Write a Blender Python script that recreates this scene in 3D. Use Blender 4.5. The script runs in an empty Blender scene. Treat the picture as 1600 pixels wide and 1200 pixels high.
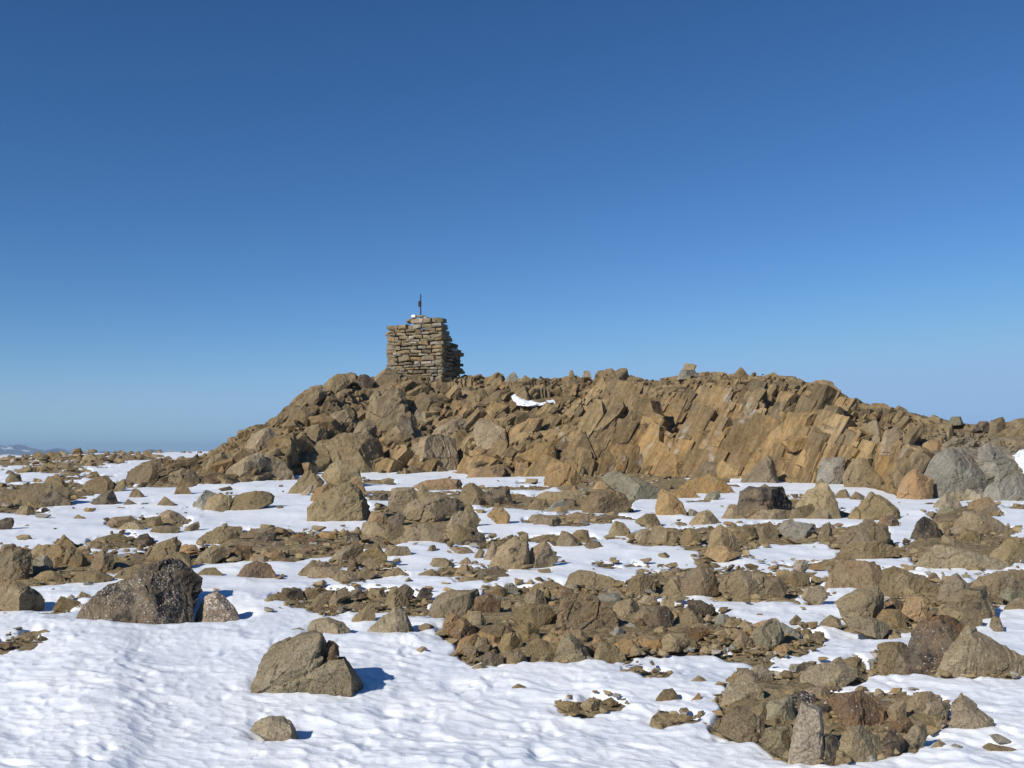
import bpy, bmesh, math, random
import numpy as np
from mathutils import Vector, Matrix

# ------------------------------------------------------------------ camera
F = 1570.0                      # focal length in photo pixels (1600 wide)
HOR = 705.0                     # photo row of eye level
EYE = 1.6
scene = bpy.context.scene
COL = scene.collection
cam = bpy.data.objects.new("camera", bpy.data.cameras.new("camera"))
COL.objects.link(cam)
cam.location = (0, 0, EYE)
cam.rotation_euler = (math.radians(90), 0, 0)
cam.data.sensor_width = 36.0
cam.data.lens = 36.0 * F / 1600.0
cam.data.shift_y = (HOR - 600.0) / 1600.0
cam.data.clip_start = 0.1
cam.data.clip_end = 30000
scene.camera = cam

# ------------------------------------------------------------------ world, sun, exposure
SUN = Vector((-0.61, -0.61, 0.0)).normalized()
SUN_EL = math.radians(32)
tosun = Vector((SUN.x * math.cos(SUN_EL), SUN.y * math.cos(SUN_EL), math.sin(SUN_EL)))
world = bpy.data.worlds.new("World")
scene.world = world
world.use_nodes = True
wn, wl = world.node_tree.nodes, world.node_tree.links
bg = wn["Background"]
sky = wn.new("ShaderNodeTexSky")
sky.sky_type = 'NISHITA'
sky.sun_disc = False
sky.sun_elevation = SUN_EL
sky.sun_rotation = math.atan2(tosun.x, tosun.y)
sky.altitude = 1800
sky.air_density = 1.0
sky.dust_density = 0.0
sky.ozone_density = 10.0
sep = wn.new("ShaderNodeSeparateColor"); com = wn.new("ShaderNodeCombineColor")   # clear dry mountain air: deep blue overhead, pale at the rim
wl.new(sky.outputs[0], sep.inputs[0])
for ch, (ex, gn, mx) in enumerate(((1.5, 0.89, 3.1), (1.25, 0.81, 5.1), (1.15, 0.78, 7.9))):
    p_ = wn.new("ShaderNodeMath"); p_.operation = 'POWER'; p_.inputs[1].default_value = ex
    g_ = wn.new("ShaderNodeMath"); g_.operation = 'MULTIPLY'; g_.inputs[1].default_value = gn
    m_ = wn.new("ShaderNodeMath"); m_.operation = 'SMOOTH_MIN'; m_.inputs[1].default_value = mx; m_.inputs[2].default_value = 2.0
    wl.new(sep.outputs[ch], p_.inputs[0]); wl.new(p_.outputs[0], g_.inputs[0]); wl.new(g_.outputs[0], m_.inputs[0]); wl.new(m_.outputs[0], com.inputs[ch])
wl.new(com.outputs[0], bg.inputs[0])
bg.inputs[1].default_value = 0.094
sun = bpy.data.objects.new("sun", bpy.data.lights.new("sun", 'SUN'))
COL.objects.link(sun)
sun.data.energy = 4.5
sun.data.angle = math.radians(0.5)
sun.data.color = (1.0, 0.95, 0.86)
sun.rotation_euler = tosun.to_track_quat('Z', 'Y').to_euler()
sun.location = (-20, -20, 30)
scene.view_settings.view_transform = 'Standard'
scene.view_settings.look = 'None'
scene.view_settings.gamma = 1.0
scene.view_settings.use_curve_mapping = False
scene.view_settings.exposure = 0.06
scene.cycles.max_bounces = 5
scene.cycles.diffuse_bounces = 3

# ------------------------------------------------------------------ noise
def _h(ix, iy, iz, seed):
    v = (ix.astype(np.int64) * 374761393 + iy.astype(np.int64) * 668265263
         + iz.astype(np.int64) * 2147483647 + seed * 974711) & 0xFFFFFFFF
    v = ((v ^ (v >> 13)) * 1274126177) & 0xFFFFFFFF
    v = ((v ^ (v >> 16)) * 2246822519) & 0xFFFFFFFF
    v = v ^ (v >> 15)
    return (v & 0xFFFFFF) / float(0xFFFFFF)

def vnoise(p, seed=0):
    i = np.floor(p)
    f = p - i
    f = f * f * f * (f * (f * 6 - 15) + 10)
    i = i.astype(np.int64)
    r = 0
    for a in (0, 1):
        wx = f[:, 0] if a else 1 - f[:, 0]
        for b in (0, 1):
            wy = f[:, 1] if b else 1 - f[:, 1]
            for c in (0, 1):
                wz = f[:, 2] if c else 1 - f[:, 2]
                r = r + wx * wy * wz * _h(i[:, 0] + a, i[:, 1] + b, i[:, 2] + c, seed)
    return r * 2 - 1

def fbm(p, octaves=4, seed=0, gain=0.5):
    r, a, t = 0, 1.0, 0
    for k in range(octaves):
        r = r + a * vnoise(p * (2.03 ** k) + 17.3 * k, seed + k)
        t += a
        a *= gain
    return r / t

def worley(p, seed=0):
    """nearest and second cell distance, hash of the nearest cell, offset from its centre"""
    i = np.floor(p).astype(np.int64)
    n = len(p)
    f1 = np.full(n, 9.0); f2 = np.full(n, 9.0)
    hid = np.zeros(n); off = np.zeros((n, 3))
    for a in (-1, 0, 1):
        for b in (-1, 0, 1):
            for c in (-1, 0, 1):
                x, y, z = i[:, 0] + a, i[:, 1] + b, i[:, 2] + c
                q = np.stack([x + _h(x, y, z, seed), y + _h(x, y, z, seed + 1), z + _h(x, y, z, seed + 2)], 1)
                o = p - q
                d = np.sqrt((o * o).sum(1))
                near = d < f1
                f2 = np.where(near, f1, np.minimum(f2, d))
                hid = np.where(near, _h(x, y, z, seed + 3), hid)
                off[near] = o[near]
                f1 = np.where(near, d, f1)
    return f1, f2, hid, off

def cups(p, seed=0):
    """2-D distance to the nearest jittered point: shallow bowls with sharp rims"""
    i = np.floor(p).astype(np.int64)
    f1 = np.full(len(p), 9.0)
    zero = np.zeros(len(p), dtype=np.int64)
    for a in (-1, 0, 1):
        for b in (-1, 0, 1):
            x, y = i[:, 0] + a, i[:, 1] + b
            dx = p[:, 0] - x - _h(x, y, zero, seed)
            dy = p[:, 1] - y - _h(x, y, zero, seed + 1)
            f1 = np.minimum(f1, dx * dx + dy * dy)
    return f1

def blocks(p, seed=0, tilt=0.7, step=0.6, crack=0.5, cw=0.10):
    """fractured rock: each cell is a tilted, offset plane, with cracks between the cells"""
    f1, f2, hid, off = worley(p, seed)
    t = np.stack([np.modf(hid * 17.13)[0], np.modf(hid * 91.7)[0], np.modf(hid * 53.9)[0]], 1) * 2 - 1
    return step * (hid * 2 - 1) + tilt * (t * off).sum(1) - crack * (1 - smooth(0.25 * cw, cw, f2 - f1))

def smooth(a, b, x):
    t = np.clip((x - a) / (b - a), 0, 1)
    return t * t * (3 - 2 * t)

# ------------------------------------------------------------------ the ground plane and photo pixels
SL = 0.033333
def zplane(Y):
    Y = np.asarray(Y, float)
    d = np.maximum(Y - 50, 0)
    return np.maximum(SL * (Y - 5) - 0.004 * d * d, -60.0)

def y_of(py):                   # distance of the ground seen at photo row py
    return F * (EYE + 5 * SL) / (py - HOR + F * SL)

def at(px, py, Y):              # the point at distance Y seen at a photo pixel
    return np.array([(px - 800.0) / F * Y, Y, EYE + (HOR - py) / F * Y])

def und(X, Y):
    p = np.stack([np.ravel(X) * 0.35, np.ravel(Y) * 0.35, np.zeros(np.size(X))], 1)
    return 0.035 * fbm(p, 3, 5).reshape(np.shape(X))

# ------------------------------------------------------------------ object helpers
def link(o, parent=None):
    COL.objects.link(o)
    if parent is not None:
        o.parent = parent
    return o

def tag(o, label=None, cat=None, group=None, kind=None):
    if label: o["label"] = label
    if cat: o["category"] = cat
    if group: o["group"] = group
    if kind: o["kind"] = kind
    return o

def mesh_of(name, V, faces, mat, flat=True):
    me = bpy.data.meshes.new(name)
    V = np.asarray(V, np.float32); faces = np.asarray(faces, np.int32)
    k = faces.shape[1]
    me.vertices.add(len(V)); me.vertices.foreach_set("co", V.ravel())
    me.loops.add(faces.size); me.loops.foreach_set("vertex_index", faces.ravel())
    me.polygons.add(len(faces))
    me.polygons.foreach_set("loop_start", np.arange(0, faces.size, k, dtype=np.int32))
    me.polygons.foreach_set("use_smooth", np.full(len(faces), not flat))
    me.update(calc_edges=True)
    if mat: me.materials.append(mat)
    return me

def grid_faces(nr, nc):
    i = np.arange(nr * nc).reshape(nr, nc)
    return np.stack([i[:-1, :-1], i[:-1, 1:], i[1:, 1:], i[1:, :-1]], -1).reshape(-1, 4)

def col_attr(me, name, vals):
    a = me.attributes.new(name, 'FLOAT', 'POINT')
    a.data.foreach_set("value", np.asarray(vals, np.float32).ravel())

# ------------------------------------------------------------------ materials
class NT:
    def __init__(s, name):
        s.m = bpy.data.materials.new(name); s.m.use_nodes = True
        s.n, s.l = s.m.node_tree.nodes, s.m.node_tree.links
        s.b = s.n["Principled BSDF"]
    def add(s, t, **k):
        x = s.n.new(t)
        for a, v in k.items(): setattr(x, a, v)
        return x
    def put(s, sock, v):
        if isinstance(v, bpy.types.NodeSocket): s.l.new(v, sock)
        elif isinstance(v, (tuple, list)) and len(v) == 3 and sock.type == 'RGBA': sock.default_value = (*v, 1)
        else: sock.default_value = v
    def noise(s, vec, scale, detail=6, rough=0.6, out=0):
        x = s.add("ShaderNodeTexNoise"); s.put(x.inputs["Vector"], vec)
        x.inputs["Scale"].default_value = scale; x.inputs["Detail"].default_value = detail
        x.inputs["Roughness"].default_value = rough
        return x.outputs[out]
    def vor(s, vec, scale, feature='F1'):
        x = s.add("ShaderNodeTexVoronoi", feature=feature); s.put(x.inputs["Vector"], vec)
        x.inputs["Scale"].default_value = scale
        return x
    def ramp(s, fac, stops):
        x = s.add("ShaderNodeValToRGB"); s.put(x.inputs[0], fac)
        e = x.color_ramp.elements
        while len(e) < len(stops): e.new(0.5)
        for k, (p, c) in enumerate(stops):
            e[k].position = p
            e[k].color = (*c, 1) if isinstance(c, (tuple, list)) else (c, c, c, 1)
        return x.outputs[0]
    def mix(s, fac, a, b, mode='MIX'):
        x = s.add("ShaderNodeMix", data_type='RGBA', blend_type=mode)
        s.put(x.inputs[0], fac); s.put(x.inputs[6], a); s.put(x.inputs[7], b)
        return x.outputs[2]
    def math(s, op, a, b=0.0):
        x = s.add("ShaderNodeMath", operation=op); s.put(x.inputs[0], a); s.put(x.inputs[1], b)
        return x.outputs[0]
    def mapping(s, vec, rot=(0, 0, 0), scale=(1, 1, 1)):
        x = s.add("ShaderNodeMapping"); s.put(x.inputs[0], vec)
        x.inputs["Rotation"].default_value = rot; x.inputs["Scale"].default_value = scale
        return x.outputs[0]
    def bump(s, h, strength, dist, prev=None):
        x = s.add("ShaderNodeBump"); s.put(x.inputs["Height"], h)
        x.inputs["Strength"].default_value = strength; x.inputs["Distance"].default_value = dist
        if prev is not None: s.l.new(prev, x.inputs["Normal"])
        return x.outputs[0]

def rock_mat(name, a, b, c, grain=0.35, lichen=0.0, spots=0.0, strata=0.25, rot=(0.3, 0.9, 0.2), warm=(0.20, 0.115, 0.045), warm_amt=0.5, spot_scale=34.0, grain_scale=75.0):
    """weathered rock: a/b broad tones, c stains; grain = salt and pepper, lichen = dark crust, spots = white dots"""
    t = NT(name)
    tc = t.add("ShaderNodeTexCoord"); oi = t.add("ShaderNodeObjectInfo")
    sh = t.add("ShaderNodeVectorMath", operation='ADD')
    rnd = t.math('MULTIPLY', oi.outputs["Random"], 61.0)
    t.l.new(tc.outputs["Object"], sh.inputs[0]); t.l.new(rnd, sh.inputs[1])
    v = sh.outputs[0]
    base = t.ramp(t.noise(v, 1.7, 8, 0.65), [(0.32, a), (0.66, b)])
    base = t.mix(t.ramp(t.noise(v, 3.1, 6, 0.7), [(0.50, 0.0), (0.68, 0.85)]), base, c)
    base = t.mix(t.ramp(t.noise(v, 0.9, 5, 0.6), [(0.48, 0.0), (0.72, warm_amt)]), base, warm)
    st = t.noise(t.mapping(t.mapping(v, rot), (0, 0, 0), (1.2, 1.2, 22.0)), 1.0, 4, 0.6)
    base = t.mix(strata, base, t.ramp(st, [(0.35, 0.55), (0.62, 1.25)]), 'MULTIPLY')
    g = t.noise(v, grain_scale, 3, 0.7)
    base = t.mix(grain, base, t.ramp(g, [(0.34, 0.35), (0.50, 1.0), (0.66, 1.7)]), 'MULTIPLY')
    pits = t.ramp(t.noise(v, 22.0, 5, 0.75), [(0.36, 0.35), (0.46, 1.05)])
    base = t.mix(0.6, base, pits, 'MULTIPLY')
    if lichen > 0:
        lf = t.ramp(t.noise(v, 5.5, 8, 0.75), [(0.62 - 0.3 * lichen, 0.0), (0.70 - 0.3 * lichen, 0.9)])
        base = t.mix(lf, base, (0.022, 0.020, 0.019))
    if spots > 0:
        w = t.ramp(t.noise(v, spot_scale, 4, 0.75), [(0.63 - 0.12 * spots, 0.0), (0.68 - 0.12 * spots, 0.9)])
        w2 = t.math('MULTIPLY', w, t.ramp(t.noise(v, 3.0, 4, 0.6), [(0.44, 0.0), (0.6, 1.0)]))
        base = t.mix(w2, base, (0.50, 0.47, 0.43))
    hs = t.add("ShaderNodeHueSaturation")
    hr = t.math('FRACT', t.math('MULTIPLY', oi.outputs["Random"], 37.7))
    t.l.new(t.math('ADD', t.math('MULTIPLY', hr, 0.008), 0.4955), hs.inputs["Hue"])
    t.l.new(t.math('ADD', t.math('MULTIPLY', hr, 0.14), 0.86), hs.inputs["Saturation"])
    t.l.new(t.math('ADD', t.math('MULTIPLY', oi.outputs["Random"], 0.44), 1.10), hs.inputs["Value"])
    t.l.new(base, hs.inputs["Color"])
    t.l.new(hs.outputs[0], t.b.inputs["Base Color"])
    t.b.inputs["Roughness"].default_value = 0.9
    t.b.inputs["Specular IOR Level"].default_value = 0.18
    h = t.bump(t.noise(v, 6.0, 12, 0.68), 0.32, 0.04)
    h = t.bump(st, 0.3, 0.02, h)
    h = t.bump(t.noise(v, 60.0, 4, 0.75), 0.4, 0.008, h)
    t.l.new(h, t.b.inputs["Normal"])
    return t.m

M = {
 't': rock_mat("tan_rock", (0.150, 0.112, 0.058), (0.225, 0.172, 0.098), (0.255, 0.200, 0.125), warm_amt=0.25, lichen=0.12),
 'b': rock_mat("brown_rock", (0.110, 0.082, 0.042), (0.178, 0.132, 0.068), (0.205, 0.165, 0.105), warm_amt=0.4, lichen=0.14),
 'g': rock_mat("grey_rock", (0.125, 0.114, 0.088), (0.190, 0.174, 0.136), (0.220, 0.205, 0.165), warm_amt=0.3, strata=0.4),
 'd': rock_mat("dark_rock", (0.074, 0.058, 0.038), (0.130, 0.100, 0.064), (0.094, 0.074, 0.050), lichen=0.4, spots=0.1, warm_amt=0.4),
 'l': rock_mat("lichen_rock", (0.076, 0.055, 0.034), (0.130, 0.098, 0.062), (0.090, 0.069, 0.052), lichen=0.42, spots=0.5, spot_scale=58, grain=0.6, grain_scale=110, warm_amt=0.15),
 's': rock_mat("speckled_rock", (0.13, 0.095, 0.068), (0.21, 0.165, 0.12), (0.10, 0.072, 0.052), lichen=0.2, spots=0.7, spot_scale=48, grain=0.6, warm_amt=0.1),
 'r': rock_mat("rust_rock", (0.100, 0.060, 0.030), (0.155, 0.100, 0.052), (0.066, 0.053, 0.042), lichen=0.28, spots=0.1, warm=(0.19, 0.088, 0.030), warm_amt=0.8),
 'o': rock_mat("orange_rock", (0.185, 0.115, 0.048), (0.235, 0.155, 0.070), (0.170, 0.125, 0.070), warm=(0.26, 0.135, 0.05), warm_amt=0.6),
 'p': rock_mat("pale_rock", (0.205, 0.162, 0.108), (0.280, 0.228, 0.158), (0.235, 0.190, 0.135), grain=0.6, spots=0.2, warm_amt=0.1),
 'n': rock_mat("green_rock", (0.128, 0.116, 0.072), (0.175, 0.158, 0.098), (0.195, 0.182, 0.130), lichen=0.08, warm_amt=0.25),
 'w': rock_mat("white_rock", (0.55, 0.52, 0.48), (0.70, 0.68, 0.64), (0.45, 0.42, 0.38), warm_amt=0.1),
 'c': rock_mat("coarse_rock", (0.140, 0.110, 0.066), (0.205, 0.165, 0.104), (0.175, 0.142, 0.092), grain=0.6, grain_scale=120, strata=0.45, rot=(0.15, 0.35, 0.1), warm_amt=0.2),
 'k': rock_mat("olive_rock", (0.092, 0.073, 0.043), (0.150, 0.120, 0.074), (0.170, 0.140, 0.092), grain=0.7, grain_scale=115, strata=0.5, rot=(0.15, 0.35, 0.1), warm_amt=0.2),
 'q': rock_mat("rusty_lichen_rock", (0.060, 0.048, 0.036), (0.100, 0.080, 0.058), (0.170, 0.088, 0.034), lichen=0.36, spots=0.2, spot_scale=58, warm=(0.19, 0.085, 0.028), warm_amt=0.95),
}

def snow_mat():
    t = NT("snow")
    tc = t.add("ShaderNodeTexCoord"); v = tc.outputs["Object"]
    n = t.noise(v, 1.1, 5, 0.6)
    c = t.ramp(n, [(0.35, (0.79, 0.83, 0.88)), (0.62, (0.90, 0.915, 0.93))])
    t.l.new(c, t.b.inputs["Base Color"])
    t.b.inputs["Roughness"].default_value = 0.55
    t.b.inputs["Specular IOR Level"].default_value = 0.25
    wv = t.mapping(v, (0, 0, 0.35), (9.0, 21.0, 9.0))
    h = t.bump(t.noise(wv, 1.0, 5, 0.6), 0.35, 0.02)
    h = t.bump(t.noise(t.mapping(v, (0, 0, 0.42), (22.0, 40.0, 22.0)), 1.0, 5, 0.72), 0.4, 0.012, h)
    h = t.bump(t.noise(v, 110.0, 3, 0.7), 0.5, 0.005, h)
    t.l.new(h, t.b.inputs["Normal"])
    return t.m

def ground_mat():
    t = NT("stony_ground")
    tc = t.add("ShaderNodeTexCoord"); v = tc.outputs["Object"]
    base = t.ramp(t.noise(v, 1.3, 8, 0.7), [(0.35, (0.205, 0.155, 0.086)), (0.65, (0.310, 0.238, 0.136))])
    vc = t.vor(v, 22.0)
    sc_ = t.add("ShaderNodeSeparateColor"); t.l.new(vc.outputs["Color"], sc_.inputs[0])
    base = t.mix(0.8, base, t.ramp(sc_.outputs[0], [(0.0, 0.55), (0.5, 1.0), (1.0, 1.45)]), 'MULTIPLY')
    base = t.mix(0.5, base, t.ramp(t.noise(v, 60.0, 4, 0.7), [(0.35, 0.35), (0.65, 1.6)]), 'MULTIPLY')
    t.l.new(base, t.b.inputs["Base Color"])
    t.b.inputs["Roughness"].default_value = 0.95
    t.b.inputs["Specular IOR Level"].default_value = 0.1
    h = t.bump(vc.outputs["Distance"], 0.35, 0.02)
    h = t.bump(t.noise(v, 40.0, 8, 0.75), 0.6, 0.03, h)
    t.l.new(h, t.b.inputs["Normal"])
    return t.m
M['snow'] = snow_mat(); M['ground'] = ground_mat()
# ------------------------------------------------------------------ outlines as (px, py) lists
def pts(s):
    return np.array([[float(c) for c in w.split(",")] for w in s.split()])

def poly_sd(px, py, poly):
    """signed distance in pixels to a polygon, positive inside"""
    px = np.asarray(px, float); py = np.asarray(py, float)
    best = np.full(px.shape, 1e9); inside = np.zeros(px.shape, bool)
    n = len(poly)
    for k in range(n):
        x0, y0 = poly[k]; x1, y1 = poly[(k + 1) % n]
        dx, dy = x1 - x0, y1 - y0
        t = np.clip(((px - x0) * dx + (py - y0) * dy) / (dx * dx + dy * dy + 1e-9), 0, 1)
        best = np.minimum(best, np.hypot(px - x0 - t * dx, py - y0 - t * dy))
        c = ((y0 > py) != (y1 > py))
        with np.errstate(divide='ignore', invalid='ignore'):
            xi = x0 + (py - y0) * dx / (dy if dy != 0 else 1e-9)
        inside ^= c & (px < xi)
    return np.where(inside, best, -best)

def line_d(px, py, pl):
    best = np.full(np.shape(px), 1e9)
    for k in range(len(pl) - 1):
        x0, y0 = pl[k]; x1, y1 = pl[k + 1]
        dx, dy = x1 - x0, y1 - y0
        t = np.clip(((px - x0) * dx + (py - y0) * dy) / (dx * dx + dy * dy + 1e-9), 0, 1)
        best = np.minimum(best, np.hypot(px - x0 - t * dx, py - y0 - t * dy))
    return best

# stretches of stony ground blown clear of snow
BARE = [pts(s) for s in (
 "688,985 730,953 760,922 850,914 930,918 1050,935 1120,955 1170,975 1288,986 1285,1002 1220,1022 1100,1016 1000,1016 960,1031 830,1037 740,1032",
 "1112,1135 1130,1075 1160,1056 1270,1045 1340,1035 1348,1058 1290,1078 1400,1088 1480,1090 1478,1130 1440,1150 1430,1180 1300,1190 1240,1184 1180,1155",
 "0,900 0,862 100,850 180,862 240,845 300,862 345,850 340,832 480,826 620,832 640,850 560,862 500,868 430,878 300,882 200,902 100,904",
 "975,920 1000,895 1100,885 1200,890 1290,905 1292,930 1180,932 1000,926",
 "1288,908 1300,880 1400,882 1480,908 1610,892 1610,924 1480,936 1380,925",
 "990,846 1000,828 1100,822 1210,816 1300,822 1390,818 1400,850 1310,868 1280,846 1150,856 1100,852",
 "1410,842 1480,825 1610,842 1610,878 1540,886 1430,880",
 "1130,806 1160,782 1250,772 1310,792 1330,802 1310,812 1130,813",
 "566,838 570,800 640,780 740,790 760,850 700,850",
 "610,790 620,766 760,766 990,778 990,798 900,800 740,790",
 "1310,975 1390,930 1470,935 1540,960 1450,978 1390,985",
 "1370,1048 1380,1005 1610,1032 1610,1050",
 "-10,802 -10,756 100,750 200,748 225,758 110,785 40,800",
 "140,846 200,832 250,842 245,852", "235,832 175,828 165,815 250,802 300,814 312,830",
 "430,936 500,920 680,920 665,942 520,950", "20,738 60,726 140,714 230,710 245,716 150,724 60,738",
 "75,752 120,734 140,735 90,752", "-10,716 120,708 220,707 150,714 40,722 -10,724",
 "850,760 900,738 1000,740 1145,744 1140,752 1060,776 950,782", "470,896 480,880 590,878 640,898 560,906",
 "660,902 700,880 790,884 800,902 760,914", "1090,872 1100,856 1160,862 1140,872",
 "200,756 240,735 330,745 300,762", "400,768 340,772 320,792 420,788", "1440,800 1520,782 1570,796 1570,806 1500,832 1480,826",
 "865,1101 920,1094 965,1098 910,1110", "975,1045 995,1042 1040,1049", "1026,1124 1035,1116 1092,1121 1060,1126",
 "1180,716 1610,782 1610,770 1180,740", "480,812 500,760 560,740 580,800", "1320,806 1350,782 1400,800 1390,808",
 "-8,1010 0,999 30,1002 50,998 45,1006 10,1012", "310,792 330,775 360,775 350,795", "820,815 880,806 940,808 930,814 870,820")]

MOATS = []                       # (X, Y, radius, depth) hollows the wind scoops beside big boulders

def axes():
    mid = np.linspace(-0.56, 0.56, 820)
    out = np.linspace(0.565, 1.05, 70)
    a = np.concatenate([-out[::-1], mid, out])
    py = np.concatenate([np.arange(1700, 1290, -12.0), np.arange(1290, 705.5, -1.7)])
    Y = np.concatenate([y_of(py), 53.5 + np.linspace(0.3, 9, 24), np.linspace(65, 140, 14)])
    return a, Y

def base_height(X, Y):
    z = zplane(Y) + und(X, Y)
    return z - 0.26 * smooth(-16, -30, X) * smooth(38, 53, Y)

def snow_height(X, Y):
    x, y = X.ravel(), Y.ravel()
    p2 = np.stack([x, y], 1)
    near = 1 - smooth(7, 13, y); mid = 1 - smooth(16, 30, y)
    c, s = math.cos(0.42), math.sin(0.42)
    r = np.stack([c * x - s * y, s * x + c * y], 1)
    warp = 0.5 * np.stack([vnoise(np.stack([x * 3, y * 3, 0 * x], 1), 31), vnoise(np.stack([x * 3, y * 3, 0 * x], 1), 32)], 1)
    amp = 0.10 + 0.90 * smooth(-0.35, 0.35, fbm(np.stack([x * 1.1, y * 1.1, 0 * x], 1), 3, 9))
    h = near * amp * 0.025 * cups(r * np.array([5.6, 11.0]) + warp, 3)
    h = h + near * (1.3 - 0.7 * amp) * 0.010 * cups(r * np.array([12.0, 21.0]) + warp, 13)
    h = h - near * 0.016 * (1.2 - amp) * np.exp(-cups(r * np.array([2.9, 3.3]) + warp, 17) * 34) - near * 0.010 * np.exp(-cups(r * np.array([6.1, 6.9]) + warp, 18) * 30) * (amp > 0.4)
    px = 800 + F * x / y; py = HOR - F * (zplane(y) - EYE) / y
    ln = pts("196,960 190,1000 178,1040 186,1090 182,1150 172,1210")          # a wind drift that falls away to the right
    lx = np.interp(py, ln[:, 1], ln[:, 0]) + 10 * vnoise(np.stack([0 * x, y * 4, 0 * x], 1), 33)
    h = h + 0.036 * (1 - smooth(-4, 62, px - lx)) * smooth(-220, -10, px - lx) * smooth(955, 1010, py) * (py < 1400)
    wx = 12 * vnoise(np.stack([x * 7, y * 7, 0 * x], 1), 34); wy = 6 * vnoise(np.stack([x * 7, y * 7, 0 * x + 5], 1), 35)
    for (fx, fy, rx, ry, dp) in ((607, 1112, 17, 9, .05), (712, 1070, 18, 10, .04), (640, 1085, 26, 9, .02), (846, 1176, 16, 16, .05), (735, 1062, 14, 7, .03), (1010, 1172, 40, 12, .02), (690, 1100, 70, 12, -.02), (930, 1165, 90, 16, -.04), (560, 1120, 70, 12, -.03)):
        h = h - 0.8 * dp * np.exp(-(((px - fx + wx) / rx) ** 2 + ((py - fy + wy) / ry) ** 2))
    h = h + mid * amp * 0.030 * cups(r * np.array([2.3, 4.6]) + warp, 7)
    h = h + 0.055 * cups(r * np.array([0.42, 0.9]) + warp * 0.4, 11)
    h = h + 0.04 * fbm(np.stack([x * 0.7, y * 1.0, 0 * x], 1), 4, 21)
    k = (y > 5) & (y < 14) & (np.abs(px - 800) < 800)
    return (h - h[k].mean()).reshape(X.shape)

def bare_mask(X, Y):
    x, y = X.ravel(), Y.ravel()
    px = 800 + F * x / y; py = HOR - F * (zplane(y) - EYE) / y
    sd = np.full(x.shape, -60.0)
    ok = (y > 4) & (y < 60)
    for bi, poly in enumerate(BARE):
        lo, hi = poly.min(0) - 40, poly.max(0) + 40
        k = np.where(ok & (px > lo[0]) & (px < hi[0]) & (py > lo[1]) & (py < hi[1]))[0]
        if len(k): sd[k] = np.maximum(sd[k], poly_sd(px[k], py[k], poly) - (1.0 if bi < 2 else 4.0 if np.ptp(poly[:, 1]) > 20 and poly[:, 1].max() > 765 else 0.5))
    n = fbm(np.stack([x * 1.6, y * 1.1, 0 * x], 1), 4, 77)
    n2 = fbm(np.stack([x * 5.5, y * 4.0, 0 * x], 1), 3, 78)
    big = np.clip((py - 700) / 260, 0.3, 1.0)
    sl = fbm(np.stack([x * 0.55, y * 0.75, 0 * x + 3], 1), 4, 79)
    zone = smooth(1010, 930, py) * smooth(712, 735, py) * smooth(0.30, 0.36, np.where(px < 480, 0.33, 0.36) + 0 * px) * (py < 1100)
    sd = np.where(zone > 0.02, np.maximum(sd, (sl - 0.36 - 0.25 * (1 - zone)) * 60), sd)
    return (sd + (20 * n + 9 * n2) * big).reshape(X.shape) / np.clip(big, .3, 1).reshape(X.shape)

def build_terrain():
    a, Yv = axes()
    X = a[None, :] * Yv[:, None]; Y = np.repeat(Yv[:, None], len(a), 1)
    zb = base_height(X, Y)
    m = bare_mask(X, Y)
    p3 = np.stack([X.ravel(), Y.ravel(), 0 * X.ravel()], 1)
    rub = (blocks(p3 * 3.1, 41, 0.9, 0.5, 0.2, 0.12) * 0.018 + 0.004 * fbm(p3 * 7.0, 2, 42)
           + 0.05 * fbm(p3 * 1.2, 3, 43)).reshape(X.shape)
    g = zb - 0.022 + 0.05 * smooth(0, 26, m) + rub * smooth(70, 20, Y) - 0.10 * (1 - smooth(-16, -3, m))
    faces = grid_faces(*X.shape)
    # one sheet carried on to the horizon: the plateau drops away and the low land runs out to the far hills
    far = [200, 500, 1500, 4000, 9000]
    Xf = np.stack([a * y for y in far]); Yf = np.repeat(np.array(far, float)[:, None], len(a), 1)
    Xg, Yg, Zg = np.vstack([X, Xf]), np.vstack([Y, Yf]), np.vstack([g, np.full(Xf.shape, -60.0)])
    o = link(bpy.data.objects.new("ground", mesh_of("ground", np.stack([Xg, Yg, Zg], -1).reshape(-1, 3), grid_faces(*Xg.shape), M['ground'], flat=False)))
    tag(o, kind="structure")
    th = 0.004 + snow_height(X, Y) - 0.15 * smooth(-8, 9, m)
    for (mx, my, r, d) in MOATS:
        q = np.hypot(X - mx, (Y - my) * 0.8) / r
        th = th - d * np.exp(-(q ** 4)) * smooth(my - 0.40 * r / 0.66 - 0.02, my - 0.05 * r / 0.66, Y) + 0.12 * d * np.exp(-((q - 1.3) / 0.25) ** 2)
    th = np.where(Y > 58, -0.3, th)
    V = np.stack([X, Y, zb + th], -1).reshape(-1, 3)
    mm = np.minimum(np.minimum(m[:-1, :-1], m[1:, 1:]), np.minimum(m[1:, :-1], m[:-1, 1:]))
    keep = (mm < 18).ravel() & (Y < 62)[:-1, :-1].ravel()
    o = link(bpy.data.objects.new("snow", mesh_of("snow", V, faces[keep], M['snow'], flat=False)))
    tag(o, kind="structure")

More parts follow.
